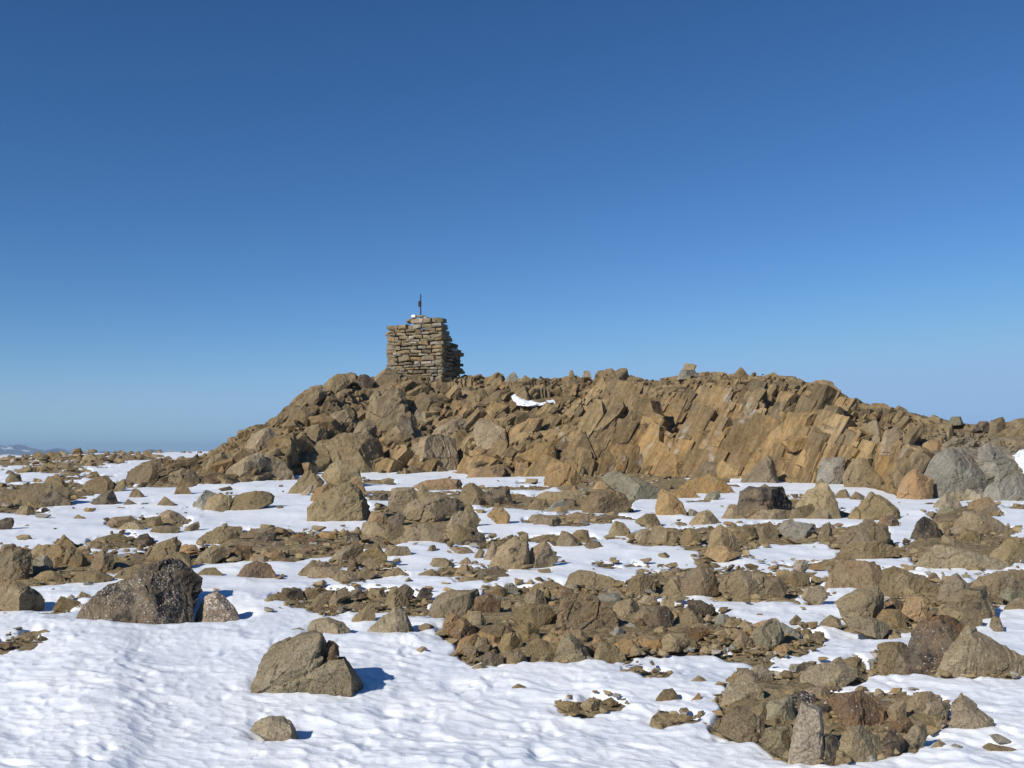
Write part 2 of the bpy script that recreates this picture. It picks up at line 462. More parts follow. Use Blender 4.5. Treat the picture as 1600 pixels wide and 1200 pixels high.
# ------------------------------------------------------------------ the rocky knoll
K_BASE = pts("60,775 150,765 190,754 260,760 300,757 350,755 450,750 470,742 560,737 620,740 700,737 750,744 850,744 950,742 1000,741 1140,746 1200,747 1270,754 1350,760 1420,777 1450,772 1500,780 1600,784 1800,800")
K_TOP = pts("60,772 150,752 190,742 215,732 260,724 300,718 318,712 330,703 360,688 390,668 410,663 430,650 450,640 462,624 480,608 500,604 515,594 545,588 583,590 605,582 640,580 690,586 725,586 745,590 760,593 790,590 835,589 880,589 920,588 960,586 1010,589 1060,585 1100,582 1150,582 1200,587 1240,592 1270,597 1290,603 1320,614 1350,628 1380,634 1410,643 1450,651 1480,657 1530,662 1580,658 1640,652 1800,640")
K_YT = pts("60,30 150,34 330,36 400,36.5 470,38 520,39.5 600,41.5 700,42 800,40.5 950,39.5 1100,38.5 1200,37 1300,35 1400,33 1500,31 1600,29.5 1800,28")
_ip = lambda tab, x: np.interp(x, tab[:, 0], tab[:, 1])
K_DENT = [  # cracks, hollows: (line, half width in px, depth in metres)
 ("975,652 1000,656 1030,661 1060,655 1108,654", 2.2, 0.35), ("1134,688 1133,706 1128,724", 4.0, 0.5),
 ("1205,688 1222,692 1240,696", 2.0, 0.3), ("1285,692 1312,690 1330,694 1372,698", 2.2, 0.35), ("1372,672 1376,700", 2.4, 0.3),
 ("1256,672 1250,692", 3.5, 0.4), ("1200,640 1203,680 1192,745", 1.6, 0.2), ("1238,700 1234,745", 1.6, 0.18), ("596,712 612,722 626,716", 12, 1.1),
 ("642,632 646,650 636,665", 5, 0.6), ("792,660 790,684", 4, 0.4), ("560,690 520,680", 3, 0.2), ("1176,590 1172,612 1186,640", 2.4, 0.25),
 ("812,700 816,712", 5, 0.4), ("1258,592 1262,618", 3, 0.3), ("1150,655 1134,653", 3, 0.4), ("430,738 452,746", 4, 0.4), ("885,640 850,668 836,690", 2, 0.2),
 ("940,610 930,640 900,672", 1.8, 0.18), ("1000,606 980,650", 1.6, 0.15), ("1390,700 1384,750", 3, 0.3), ("1424,715 1416,770", 3, 0.3)]
K_VEIN = ["1030,664 1022,690 1008,704 1000,722", "1072,666 1062,690 1054,710", "1142,606 1128,640", "1176,618 1158,657", "1107,676 1108,705 1114,722",
          "1146,622 1136,640 1122,677", "960,712 956,732", "976,716 974,734", "1180,640 1168,652", "1046,676 1044,710", "1420,690 1408,712", "1455,715 1445,740", "870,668 884,690"]

def knoll_point(u, v):
    """smooth knoll: u = photo column, v = 0 at the foot, 1 on the skyline"""
    pb, pt, yt = _ip(K_BASE, u), _ip(K_TOP, u), _ip(K_YT, u)
    yb = y_of(pb)
    vv = np.clip(v, 0, 1)
    z0 = np.zeros(np.size(u))
    d1 = 0.09 * vnoise(np.stack([np.ravel(u) * 0.013, z0, z0], 1), 45).reshape(np.shape(u))
    d2 = 0.07 * vnoise(np.stack([np.ravel(u) * 0.019, z0 + 4, z0], 1), 46).reshape(np.shape(u))
    # steep bedrock steps with ledges between them; on the left a plainer slope
    stair = 0.15 * vv + 0.26 * smooth(0.50 + d1, 0.60 + d1, vv) + 0.27 * smooth(0.75 + d2, 0.84 + d2, vv) + 0.32 * smooth(0.92, 1.0, vv)
    wr = 0.30 + 0.62 * smooth(740, 1000, u) - 0.35 * smooth(1380, 1520, u)
    Y = yb + (yt - yb) * (wr * stair + (1 - wr) * vv ** 1.25) + np.minimum(v, 0) * 1.0
    py = pb + (pt - pb) * v
    Z = EYE + (HOR - py) / F * Y
    back = np.maximum(v - 1, 0)
    Yr = yt + back * 12
    Zr = EYE + (HOR - pt) / F * yt - 0.5 * back - 2.3 * back ** 2
    return np.where(v > 1, (u - 800) / F * Yr, (u - 800) / F * Y), np.where(v > 1, Yr, Y), np.where(v > 1, Zr, Z), py

def knoll_relief(P, u, py):
    w = smooth(820, 980, u)
    x, y, z = P[:, 0], P[:, 1], P[:, 2]
    s = 0.88 * x - 0.47 * z; tt = 0.47 * x + 0.88 * z
    warp = 0.25 * fbm(P * 0.9, 2, 50)
    q = np.stack([s, y * 0.8, tt], 1)
    left = (0.20 * blocks((P + warp[:, None]) * np.array([0.62, 0.5, 0.75]), 51, 2.2, 0.7, 0.6, 0.07)
            + 0.07 * blocks(q * np.array([1.7, 1.2, 1.0]) + warp[:, None], 52, 2.4, 0.7, 0.7, 0.08))
    right = (0.11 * blocks(q * np.array([0.5, 0.5, 0.42]) + 0.5 * warp[:, None], 61, 1.7, 0.8, 0.9, 0.04)
             + 0.034 * blocks(q * np.array([2.0, 1.2, 0.40]) + 0.5 * warp[:, None], 62, 2.2, 0.9, 1.4, 0.06))
    top = smooth(0.0, 40.0, py - _ip(K_TOP, u))
    d = left * (1 - w) * (0.75 + 0.25 * top) + right * w * (1.05 + 0.35 * smooth(60, 10, py - _ip(K_TOP, u)))
    d = d + 0.20 * fbm(P * 0.5, 2, 55) * (0.35 + 0.65 * top) + 0.012 * fbm(P * 4.0, 3, 56)
    for ln, hw, dp in K_DENT:
        dd = line_d(u, py, pts(ln)) + 1.5 * vnoise(P * 2.5, 57)
        d = d - dp * np.exp(-(np.maximum(dd, 0) / hw) ** 2)
    return d

KN = {}
def build_knoll():
    t = NT("knoll_rock")
    tc = t.add("ShaderNodeTexCoord"); v = tc.outputs["Object"]
    base = t.ramp(t.noise(v, 0.8, 9, 0.68), [(0.33, (0.165, 0.124, 0.068)), (0.5, (0.215, 0.163, 0.094)), (0.68, (0.270, 0.207, 0.123))])
    base = t.mix(t.ramp(t.noise(v, 0.55, 5, 0.6), [(0.48, 0.0), (0.72, 0.45)]), base, (0.225, 0.140, 0.064))
    z1 = t.add("ShaderNodeAttribute", attribute_name="warm").outputs["Fac"]
    z2 = t.add("ShaderNodeAttribute", attribute_name="grey").outputs["Fac"]
    z3 = t.add("ShaderNodeAttribute", attribute_name="vein").outputs["Fac"]
    base = t.mix(t.math('MULTIPLY', z1, 0.5), base, t.ramp(t.noise(v, 2.2, 6, 0.65), [(0.35, (0.235, 0.152, 0.066)), (0.65, (0.300, 0.205, 0.100))]))
    base = t.mix(t.math('MULTIPLY', z2, 0.8), base, t.ramp(t.noise(v, 2.0, 6, 0.65), [(0.35, (0.175, 0.166, 0.135)), (0.65, (0.26, 0.248, 0.206))]))
    sv = t.mapping(t.mapping(v, (0, math.radians(-28), 0)), (0, 0, 0), (9.0, 3.0, 0.55))
    st = t.noise(sv, 1.0, 5, 0.65)
    tn = t.add("ShaderNodeAttribute", attribute_name="tone").outputs["Fac"]
    base = t.mix(1.0, base, t.ramp(tn, [(0.0, (0.66, 0.66, 0.68)), (0.3, (0.92, 0.90, 0.88)), (0.6, (1.10, 1.06, 1.0)), (0.85, (1.22, 1.10, 0.92)), (1.0, (1.32, 1.28, 1.20))]), 'MULTIPLY')
    base = t.mix(0.65, base, t.ramp(st, [(0.33, 0.42), (0.5, 0.95), (0.66, 1.38)]), 'MULTIPLY')
    base = t.mix(0.55, base, t.ramp(t.noise(v, 9.0, 6, 0.75), [(0.34, 0.35), (0.48, 1.0), (0.68, 1.35)]), 'MULTIPLY')
    base = t.mix(t.ramp(t.noise(v, 1.6, 8, 0.78), [(0.60, 0.0), (0.66, 0.7)]), base, (0.050, 0.042, 0.034))
    base = t.mix(t.ramp(t.noise(v, 13.0, 4, 0.75), [(0.68, 0.0), (0.74, 0.6)]), base, (0.34, 0.31, 0.26))
    base = t.mix(z3, base, (0.40, 0.38, 0.33))
    t.l.new(base, t.b.inputs["Base Color"])
    t.b.inputs["Roughness"].default_value = 0.92; t.b.inputs["Specular IOR Level"].default_value = 0.15
    h = t.bump(t.noise(v, 3.0, 12, 0.70), 0.5, 0.09)
    h = t.bump(st, 0.6, 0.06, h)
    t.l.new(h, t.b.inputs["Normal"])
    M['knoll'] = t.m
    u = np.arange(60, 1800, 1.15)
    v_ = np.concatenate([np.linspace(-0.25, 1, 215), 1 + np.linspace(0.02, 1.0, 40) ** 1.5 * 1.3])
    U, Vv = np.meshgrid(u, v_)
    X, Y, Z, PY = knoll_point(U, Vv)
    P = np.stack([X, Y, Z], -1)
    du = np.gradient(P, axis=1); dv = np.gradient(P, axis=0)
    n = np.cross(du, dv); n /= np.linalg.norm(n, axis=-1, keepdims=True) + 1e-9
    n *= np.sign(n[..., 1:2] * -1 + n[..., 2:3] + 1e-6)
    for _ in range(2):                                          # soften the turn of the skyline
        n[1:-1] = (n[:-2] + n[1:-1] + n[2:]) / 3
    n /= np.linalg.norm(n, axis=-1, keepdims=True)
    d = knoll_relief(P.reshape(-1, 3), U.ravel(), PY.ravel()).reshape(U.shape)
    for _ in range(2):                                          # worn edges on the breaks
        e = np.pad(d, 1, mode='edge')
        d = (e[:-2, 1:-1] + e[2:, 1:-1] + e[1:-1, :-2] + e[1:-1, 2:] + 3 * d) / 7
    d *= smooth(60, 200, U) * 0.9 + 0.1
    Q = P + n * d[..., None]
    KN.update(u=u, v=v_, Q=Q, N=n, PY=PY)
    BV, BF, BT = hill_blocks(P, n, d)
    Q2 = Q - n * (0.16 * smooth(0, 0.03, Vv) * (Vv < 1.02))[..., None]
    gf = grid_faces(*U.shape)
    tri = np.concatenate([gf[:, [0, 1, 2]], gf[:, [0, 2, 3]]])
    AV = np.concatenate([Q2.reshape(-1, 3), BV])
    me = mesh_of("rocky_hill", AV, np.concatenate([tri, BF + U.size]), M['knoll'])
    uu = 800 + F * AV[:, 0] / AV[:, 1]; pp = HOR - F * (AV[:, 2] - EYE) / AV[:, 1]
    nz = fbm(AV * 0.8, 4, 70)
    warm = np.exp(-((uu - 1090) / 210) ** 2 - ((pp - 712) / 42) ** 2) * 1.5 + 0.5 * np.exp(-((uu - 1250) / 60) ** 2 - ((pp - 715) / 30) ** 2)
    grey = np.exp(-((uu - 1545) / 75) ** 2 - ((pp - 735) / 45) ** 2) * 1.6 + 0.5 * np.exp(-((uu - 640) / 22) ** 2 - ((pp - 655) / 22) ** 2)
    vein = np.zeros(uu.shape)
    wob = vnoise(AV * 3.5, 71)
    for ln in K_VEIN:
        vein = np.maximum(vein, np.exp(-(line_d(uu, pp, pts(ln)) / (1.7 + 0.8 * wob)) ** 2))
    vein *= smooth(-0.35, 0.15, fbm(AV * 4.0, 3, 72)) * 0.75
    col_attr(me, "warm", np.clip(warm + 0.7 * nz, 0, 1) * (warm > 0.05)); col_attr(me, "grey", np.clip(grey + 0.8 * nz * (grey > .1), 0, 1)); col_attr(me, "vein", vein)
    col_attr(me, "tone", np.concatenate([np.full(U.size, 0.45), BT]))
    tag(link(bpy.data.objects.new("rocky_hill", me)), kind="structure")

KROCKS = []
def hill_blocks(P, n, d):
    """the jointed blocks the outcrop is broken into: leaning beds on the right, tumbled rubble on the left"""
    rng = random.Random(77)
    u, v = KN['u'], KN['v']
    VV, FF, TT = [], [], []; n0 = 0
    nmain = int((v <= 1.0).sum())
    for k in range(4200):
        px = rng.uniform(200, 1650)
        vv = rng.uniform(-0.03, 1.0)
        j = int(np.searchsorted(u, px)); i = int(np.searchsorted(v, vv))
        if i >= nmain or j >= len(u): continue
        py = KN['PY'][i, j]
        if abs(px - 1041) < 26 and abs(py - 680) < 22: continue      # a recess in the cliff
        hgt = _ip(K_BASE, px) - _ip(K_TOP, px)
        w = float(smooth(800, 960, np.array([px]))[0])
        if px > 1330: w = max(w - 0.25, 0.6)
        if any(lo_[0] < px < hi_[0] and lo_[1] < py < hi_[1] and poly_sd(np.array([px]), np.array([py]), o_)[0] > -4 for o_, lo_, hi_ in KROCKS) and rng.random() < 0.93: continue
        N = Vector(n[i, j]); p0 = Vector(P[i, j] + n[i, j] * d[i, j] * (1 - 0.45 * w))
        if w > 0.5 and n[i, j][2] > 0.72: top_flat = 0.55
        else: top_flat = 1.0
        lim = max(min(hgt / 90.0, 1.0), 0.25)
        top = min(1.0, (1.0 - vv) * hgt / 75.0)                   # smaller pieces towards the skyline
        s = KN['Q'][i, j, 1] / 38.0 * (0.20 + 1.25 * rng.random() ** 3.2) * (0.38 + 0.62 * top) * (0.6 + 0.4 * lim) * top_flat
        right = rng.random() < w and vv < 0.93
        if right and rng.random() < 0.3: continue
        bed = Vector((0.44 + rng.uniform(-.10, .10), 0.0, 0.90)); 
        N = Vector((N.x, N.y, N.z * (0.75 if right and vv < 0.9 else 0.6))).normalized()           # joints open on steep faces, so the slope climbs in steps
        bed = (bed - N * bed.dot(N)).normalized()
        t2 = N.cross(bed).normalized()
        if right:
            s = min(s * 1.5, (1.5 if px < 1330 else 1.0) * KN['Q'][i, j, 1] / 38.0) * (0.45 + 0.55 * top)
            dim = (s * rng.uniform(0.9, 2.3), s * rng.uniform(0.36, 0.95), s * rng.uniform(.4, .7)); til = 0.035
            pro = rng.uniform(-0.06, 0.03) * min(s, 1.2) if rng.random() < 0.92 else rng.uniform(.03, .08) * min(s, 1.0)
        else:
            dim = (s * rng.uniform(0.7, 1.7), s * rng.uniform(.40, 1.0), s * rng.uniform(.5, .9)); til = 0.17
            pro = rng.uniform(-0.08, 0.10) * min(s, 1.2) if rng.random() < 0.75 else rng.uniform(0.08, 0.28) * min(s, 1.2)
        pro *= 0.35 + 0.65 * top
        ax = Vector((rng.gauss(0, 1), rng.gauss(0, 1), rng.gauss(0, 1))).normalized()
        from_m = Matrix.Rotation(rng.gauss(0, til), 3, ax)
        E = [from_m @ bed, from_m @ t2, from_m @ N]
        c = p0 + N * (pro - dim[2] * 0.5)
        bm = bmesh.new()
        for a in (-1, 1):
            for b in (-1, 1):
                for e in (-1, 1):
                    q = [a * .5 * rng.uniform(.72, 1.0), b * .5 * rng.uniform(.72, 1.0), e * .5 * rng.uniform(.80, 1.0)]
                    bm.verts.new(E[0] * q[0] * dim[0] + E[1] * q[1] * dim[1] + E[2] * q[2] * dim[2])
        bmesh.ops.convex_hull(bm, input=bm.verts)
        for _ in range(rng.randint(1, 3) if right else rng.randint(2, 5)):
            nn = (E[2] * rng.uniform(.2, 1.0) + E[0] * rng.uniform(-1, 1) + E[1] * rng.uniform(-1, 1)).normalized()
            ds = [x.co.dot(nn) for x in bm.verts]
            r = bmesh.ops.bisect_plane(bm, geom=list(bm.verts) + list(bm.edges) + list(bm.faces), plane_co=nn * (max(ds) - rng.uniform(.04, .22) * (max(ds) - min(ds))), plane_no=nn, clear_outer=True)
            cut = [g for g in r["geom_cut"] if isinstance(g, bmesh.types.BMEdge)]
            if cut: bmesh.ops.holes_fill(bm, edges=cut)
        bmesh.ops.triangulate(bm, faces=bm.faces)
        bmesh.ops.recalc_face_normals(bm, faces=bm.faces)
        for _ in range(3):
            es = [x for x in bm.edges if x.calc_length() > 0.22]
            if not es: break
            bmesh.ops.subdivide_edges(bm, edges=es, cuts=1)
            bmesh.ops.triangulate(bm, faces=[f for f in bm.faces if len(f.verts) > 3])
        bm.normal_update(); bm.verts.index_update()
        V = np.array([x.co[:] for x in bm.verts]) + np.array(c[:]); Nn = np.array([x.normal[:] for x in bm.verts])
        VV.append(np.concatenate([V, Nn], 1)); FF.append(np.array([[x.index for x in f.verts] for f in bm.faces]) + n0); n0 += len(V)
        TT.append(np.full(len(V), rng.random()))
        bm.free()
    A = np.concatenate(VV)
    V, Nn = A[:, :3], A[:, 3:]
    V = V + Nn * (0.030 * fbm(V * 2.6, 3, 58) + 0.016 * vnoise(V * 9.0, 59))[:, None]
    return V, np.concatenate(FF), np.concatenate(TT)

def knoll_y(px, py):
    """distance of the knoll's surface seen at a photo pixel"""
    j = int(np.clip(np.searchsorted(KN['u'], px), 0, len(KN['u']) - 1))
    v = (_ip(K_BASE, px) - py) / (_ip(K_BASE, px) - _ip(K_TOP, px))
    i = int(np.clip(np.searchsorted(KN['v'], v), 0, len(KN['v']) - 1))
    return float(KN['Q'][max(i - 2, 0):i + 3, max(j - 2, 0):j + 3, 1].mean())

def snow_on_knoll(outline, lift=0.16):
    poly = pts(outline)
    lo, hi = poly.min(0) - 4, poly.max(0) + 4
    j0, j1 = np.searchsorted(KN['u'], lo[0]), np.searchsorted(KN['u'], hi[0])
    col = KN['PY'][:, (j0 + j1) // 2]
    rows = np.where((col > lo[1]) & (col < hi[1]) & (KN['v'] < 1))[0]
    i0, i1 = rows.min(), rows.max() + 1
    Q = KN['Q'][i0:i1, j0:j1].copy(); n = KN['N'][i0:i1, j0:j1]
    for _ in range(60):
        Q[1:-1, 1:-1] = (Q[:-2, 1:-1] + Q[2:, 1:-1] + Q[1:-1, :-2] + Q[1:-1, 2:] + Q[1:-1, 1:-1]) / 5
    uu = np.repeat(KN['u'][None, j0:j1], i1 - i0, 0)
    sd = poly_sd(uu.ravel(), KN['PY'][i0:i1, j0:j1].ravel(), poly).reshape(uu.shape) + 2.4 * fbm(Q.reshape(-1, 3) * 3, 3, 81).reshape(uu.shape)
    Q = Q + n * (0.16 * smooth(-2, 4, sd) - 0.06 + lift)[..., None]
    f = grid_faces(*uu.shape)
    keep = (sd > -2)[:-1, :-1].ravel()
    if keep.sum() < 4: return
    tag(link(bpy.data.objects.new("snow_patch", mesh_of("snow_patch", Q.reshape(-1, 3), f[keep], M['snow'], flat=False))), kind="structure")

def snow_bank(outline, slope=28.0):
    """a thin bank of old snow lying in a hollow of the outcrop"""
    poly = pts(outline); lo, hi = poly.min(0) - 2, poly.max(0) + 2
    j0, j1 = np.searchsorted(KN['u'], lo[0]), np.searchsorted(KN['u'], hi[0])
    col = KN['PY'][:, (j0 + j1) // 2]
    rows = np.where((col > lo[1] - 4) & (col < hi[1] + 6) & (KN['v'] < 1))[0]
    Y0 = float(np.percentile(KN['Q'][rows.min():rows.max() + 1, j0:j1, 1], 12)) - 0.25
    ux, uy = np.meshgrid(np.arange(lo[0], hi[0], 0.8), np.arange(hi[1], lo[1], -0.6))
    sd = poly_sd(ux.ravel(), uy.ravel(), poly).reshape(ux.shape)
    p = np.stack([ux.ravel() * 0.09, uy.ravel() * 0.2, 0 * ux.ravel()], 1)
    sd = sd + 2.2 * fbm(p, 3, 82).reshape(ux.shape)
    Y = Y0 + (hi[1] - uy) / F * Y0 / math.tan(math.radians(slope)) + 0.10 * fbm(p * 1.3, 3, 83).reshape(ux.shape)
    Y = Y + 0.12 * (1 - smooth(-1, 2.5, sd))
    V = np.stack([(ux - 800) / F * Y, Y, EYE + (HOR - uy) / F * Y], -1)
    f = grid_faces(*ux.shape)[(sd > -0.6)[:-1, :-1].ravel()]
    tag(link(bpy.data.objects.new("snow_patch", mesh_of("snow_patch", V.reshape(-1, 3), f, M['snow'], flat=False))), kind="structure")

def build_mountains():
    t = NT("mountain")
    tc = t.add("ShaderNodeTexCoord"); v = tc.outputs["Object"]
    s = t.ramp(t.noise(v, 0.012, 6, 0.65), [(0.56, 0.0), (0.60, 1.0)])
    t.l.new(t.mix(s, (0.11, 0.10, 0.09), (0.80, 0.82, 0.85)), t.b.inputs["Base Color"])
    t.b.inputs["Roughness"].default_value = 0.9
    prof = pts("-900,690 -400,686 -150,690 0,693 20,695 40,697 58,700 70,703 80,706 88,700 98,706 112,701 124,704 140,709 152,708 166,704 178,708 192,706 200,702 212,705 224,708 238,701 246,705 258,710 330,716 600,730")
    xs = np.linspace(-5500, -400, 420); ys = np.linspace(4300, 5700, 40)
    X, Y = np.meshgrid(xs, ys)
    ridge = 5000.0
    top = EYE + (HOR - _ip(prof, 800 + F * X / ridge)) / F * ridge + 62
    p = np.stack([X.ravel(), Y.ravel(), 0 * X.ravel()], 1)
    w = np.exp(-(np.abs(Y - ridge + 120 * fbm(p * 0.002, 3, 90).reshape(X.shape) * (np.abs(Y - ridge) > 60)) / 420) ** 1.2)
    jag = np.abs(vnoise(np.stack([X.ravel() * 0.011, 0 * X.ravel(), 0 * X.ravel()], 1), 92)).reshape(X.shape) + 0.5 * np.abs(vnoise(np.stack([X.ravel() * 0.027, 0 * X.ravel(), 0 * X.ravel()], 1), 93)).reshape(X.shape)
    Z = -62 + top * w * (1.06 - 0.20 * jag) * (1 + 0.16 * fbm(p * 0.012, 4, 91).reshape(X.shape) * (1 - np.exp(-np.abs(Y - ridge) / 60)))
    tag(link(bpy.data.objects.new("mountains", mesh_of("mountains", np.stack([X, Y, Z], -1).reshape(-1, 3), grid_faces(*X.shape), t.m))), kind="structure")

def build_haze():
    lo = (-9300, -40, -62.5); hi = (9300, 9200, 62)
    V = [(x, y, z) for x in (lo[0], hi[0]) for y in (lo[1], hi[1]) for z in (lo[2], hi[2])]
    fc = [(0, 1, 3, 2), (4, 6, 7, 5), (0, 4, 5, 1), (2, 3, 7, 6), (0, 2, 6, 4), (1, 5, 7, 3)]
    m = bpy.data.materials.new("haze_air"); m.use_nodes = True
    nd = m.node_tree.nodes; nd.clear()
    out = nd.new("ShaderNodeOutputMaterial"); pv = nd.new("ShaderNodeVolumePrincipled")
    pv.inputs["Color"].default_value = (0.50, 0.72, 1.0, 1)
    pv.inputs["Density"].default_value = 0.00017
    m.node_tree.links.new(pv.outputs[0], out.inputs["Volume"])
    o = link(bpy.data.objects.new("haze", mesh_of("haze", V, fc, m)))
    tag(o, kind="stuff")
# ------------------------------------------------------------------ the cairn
def cairn_mat():
    t = NT("cairn_stone")
    tc = t.add("ShaderNodeTexCoord"); v = tc.outputs["Object"]
    r = t.add("ShaderNodeAttribute", attribute_name="tone").outputs["Fac"]
    base = t.ramp(r, [(0.0, (0.125, 0.098, 0.064)), (0.25, (0.21, 0.167, 0.104)), (0.5, (0.265, 0.213, 0.135)), (0.68, (0.270, 0.185, 0.092)), (0.80, (0.20, 0.19, 0.16)), (0.92, (0.34, 0.295, 0.225)), (1.0, (0.44, 0.40, 0.33))])
    base = t.mix(0.6, base, t.ramp(t.noise(v, 7.0, 7, 0.7), [(0.33, 0.45), (0.66, 1.45)]), 'MULTIPLY')
    t.l.new(base, t.b.inputs["Base Color"]); t.b.inputs["Roughness"].default_value = 0.92
    t.b.inputs["Specular IOR Level"].default_value = 0.15
    t.l.new(t.bump(t.noise(v, 14.0, 8, 0.7), 0.7, 0.05), t.b.inputs["Normal"])
    return t.m

def stone_block(bm, lay, rng, c, ax, sx, sy, sz, tone):
    """one roughly squared stone: hull of jittered corners; ax = (along, inward, up)"""
    P = []
    for i in (-1, 1):
        for j in (-1, 1):
            for k in (-1, 1):
                q = [i * sx / 2 * rng.uniform(0.80, 1.0), j * sy / 2 * rng.uniform(0.85, 1.0), k * sz / 2 * rng.uniform(0.60, 1.0)]
                P.append(q)
    for k in range(5):
        P.append([rng.uniform(-.5, .5) * sx * 0.98, -sy / 2 * rng.uniform(0.95, 1.25), rng.uniform(-.42, .42) * sz])
    for s in (-1, 1): P.append([s * sx * .52, rng.uniform(-.3, .3) * sy, rng.uniform(-.3, .3) * sz])
    vs = [bm.verts.new(Vector(c) + ax[0] * p[0] + ax[1] * p[1] + ax[2] * p[2]) for p in P]
    r = bmesh.ops.convex_hull(bm, input=vs)
    bmesh.ops.delete(bm, geom=[v for v in r["geom_interior"] if isinstance(v, bmesh.types.BMVert)], context='VERTS')
    for v in vs:
        if v.is_valid: v[lay] = tone

def finish(bm, name, mat, parent):
    bmesh.ops.bevel(bm, geom=[e for e in bm.edges], offset=0.012, segments=1, affect='EDGES', clamp_overlap=True)
    me = bpy.data.meshes.new(name); bm.to_mesh(me); bm.free()
    me.materials.append(mat)
    return link(bpy.data.objects.new(name, me), parent)

def build_cairn():
    M['cairn'] = cairn_mat()
    rng = random.Random(12)
    fr = Vector(((690 - 800) / F * 41.0, 41.0, 0.0))                 # near corner
    a = Vector((math.cos(math.radians(25)), -math.sin(math.radians(25)), 0))   # along the front, to the right
    b = Vector((math.sin(math.radians(25)), math.cos(math.radians(25)), 0))    # away from the camera
    up = Vector((0, 0, 1))
    L, D = 2.57, 1.52
    zb = EYE + (HOR - 592) / F * 41.0
    H = 2.42
    root = link(bpy.data.objects.new("stone_cairn", None)); root.location = fr - a * L / 2 + b * D / 2 + up * zb
    root.empty_display_size = 0.3
    tag(root, "tall square dry stone cairn of flat brown stones on top of the rocky hill", "cairn")
    inv = -root.location
    def wall(name, origin, along, inward, length, top, seed, low=-0.55):
        rng = random.Random(seed)
        bm = bmesh.new(); lay = bm.verts.layers.float.new("tone")
        z = low
        while z < H + 0.1:
            h = rng.choice((0.11, 0.14, 0.16, 0.18, 0.22, 0.27))
            s = rng.uniform(-0.12, 0)
            while s < length:
                w = min(rng.uniform(0.20, 0.62), 3.0 * h + 0.15)
                mid = s + w / 2
                if s + w > length - 0.12: w = length + rng.uniform(-.02, .06) - s; mid = s + w / 2
                if z + h * 0.45 < top(np.clip(mid / length, 0, 1)):
                    tone = rng.choice((0.08, 0.2, 0.28, 0.33, 0.4, 0.45, 0.52, 0.6, 0.66, 0.72, 0.8, 0.9)) + rng.uniform(-.05, .05)
                    hh = h * rng.uniform(0.84, 1.14)
                    parts = [(z, hh)] if h < 0.20 or rng.random() < .6 else [(z, hh * .48), (z + hh * .5, hh * .48)]
                    for (z0, h0) in parts:
                        c = origin + along * mid + inward * (0.17 + rng.uniform(-.035, .05) * (0.4 if name == 'right_wall' else 1)) + up * (z0 + h0 / 2) + inv
                        ang = rng.uniform(-.11, .11)
                        ax = ((along + up * ang).normalized(), (inward + along * rng.uniform(-.12, .12) + up * rng.uniform(-.1, .1)).normalized(), up)
                        stone_block(bm, lay, rng, c, ax, w * 0.99, 0.38, h0 * 0.99, tone)
                s += w
            z += h
        return finish(bm, name, M['cairn'], root)
    z0 = up * zb
    ftop = lambda t: float(np.interp(t, (0, 0.12, 0.3, 0.42, 0.6, 0.8, 1), (H - .26, H - .2, H - .14, H + .02, H + .06, H, H + 0.02)))
    rtop = lambda t: float(np.interp(t, (0, 0.10, 0.3, 0.5, 0.62, 0.8, 1), (H, H - .12, H - .34, H - .55, H - .85, H - 1.0, H - 1.15)))
    ltop = lambda t: float(np.interp(t, (0, 0.5, 1), (H - .26, H - .7, H - 1.2)))
    btop = lambda t: H - 1.22
    wall("front_wall", fr - a * L + z0, a, b, L, ftop, 3)
    wall("right_wall", fr + z0 + b * 0.1, b, -a, D - 0.1, rtop, 4)
    wall("left_wall", fr - a * L + b * D + z0, -b, a, D, lambda t: ltop(1 - t), 5)
    wall("back_wall", fr + b * D + z0, -a, -b, L, btop, 6)
    # rubble heart behind the facing stones, stepping down to the back
    bm = bmesh.new(); lay = bm.verts.layers.float.new("tone")
    for i in range(9):
        for j in range(7):
            u_, w_ = 0.13 + 0.74 * (i + .5) / 9, 0.16 + 0.68 * (j + .5) / 7
            t = ftop(u_) * (1 - w_) + btop(0) * w_ - 0.12
            t = min(t, rtop(w_) - 0.05, 9)
            c0 = fr - a * L * (1 - u_) + b * D * w_ + z0 + inv
            stone_block(bm, lay, rng, c0 + up * (t / 2 - 0.3), (a, b, up), L / 11, D / 9, t + 0.6, 0.12)
    finish(bm, "rubble_core", M['cairn'], root)
    # bulge of loose stones on the collapsed back corner
    bm = bmesh.new(); lay = bm.verts.layers.float.new("tone")
    for k in range(26):
        c = fr + b * D * rng.uniform(.74, 0.95) + a * rng.uniform(-.25, .14) + up * (zb + rng.uniform(0.35, 1.30)) + inv
        stone_block(bm, lay, rng, c, ((b + a * rng.uniform(-.4, .4)).normalized(), -a, (up + b * rng.uniform(-.3, .3)).normalized()), rng.uniform(.2, .42), rng.uniform(.2, .35), rng.uniform(.10, .22), rng.uniform(.0, .6))
    finish(bm, "back_corner", M['cairn'], root)
    # cap stones
    for (t, w, h, dz, tilt, tone) in ((0.20, 0.36, 0.09, 0.02, -0.55, .30), (0.31, 0.20, 0.13, 0.04, 0.1, .85), (0.52, 0.58, 0.17, 0.05, 0.03, .45), (0.40, 0.34, 0.12, 0.12, 0.5, .3),
                                      (0.60, 0.34, 0.12, 0.20, -0.12, .55), (0.74, 0.42, 0.12, 0.04, 0.06, .28), (0.90, 0.30, 0.15, 0.08, 0.04, .2), (0.70, 0.22, 0.08, 0.16, -0.2, .95)):
        bm = bmesh.new(); lay = bm.verts.layers.float.new("tone")
        c = fr - a * L * (1 - t) + b * 0.18 + up * (zb + ftop(t) + dz - 0.06) + inv
        ax0 = (a + up * tilt).normalized()
        stone_block(bm, lay, rng, c, (ax0, b, ax0.cross(-b)), w, .36, h, tone)
        finish(bm, "cap_stone", M['cairn'], root)
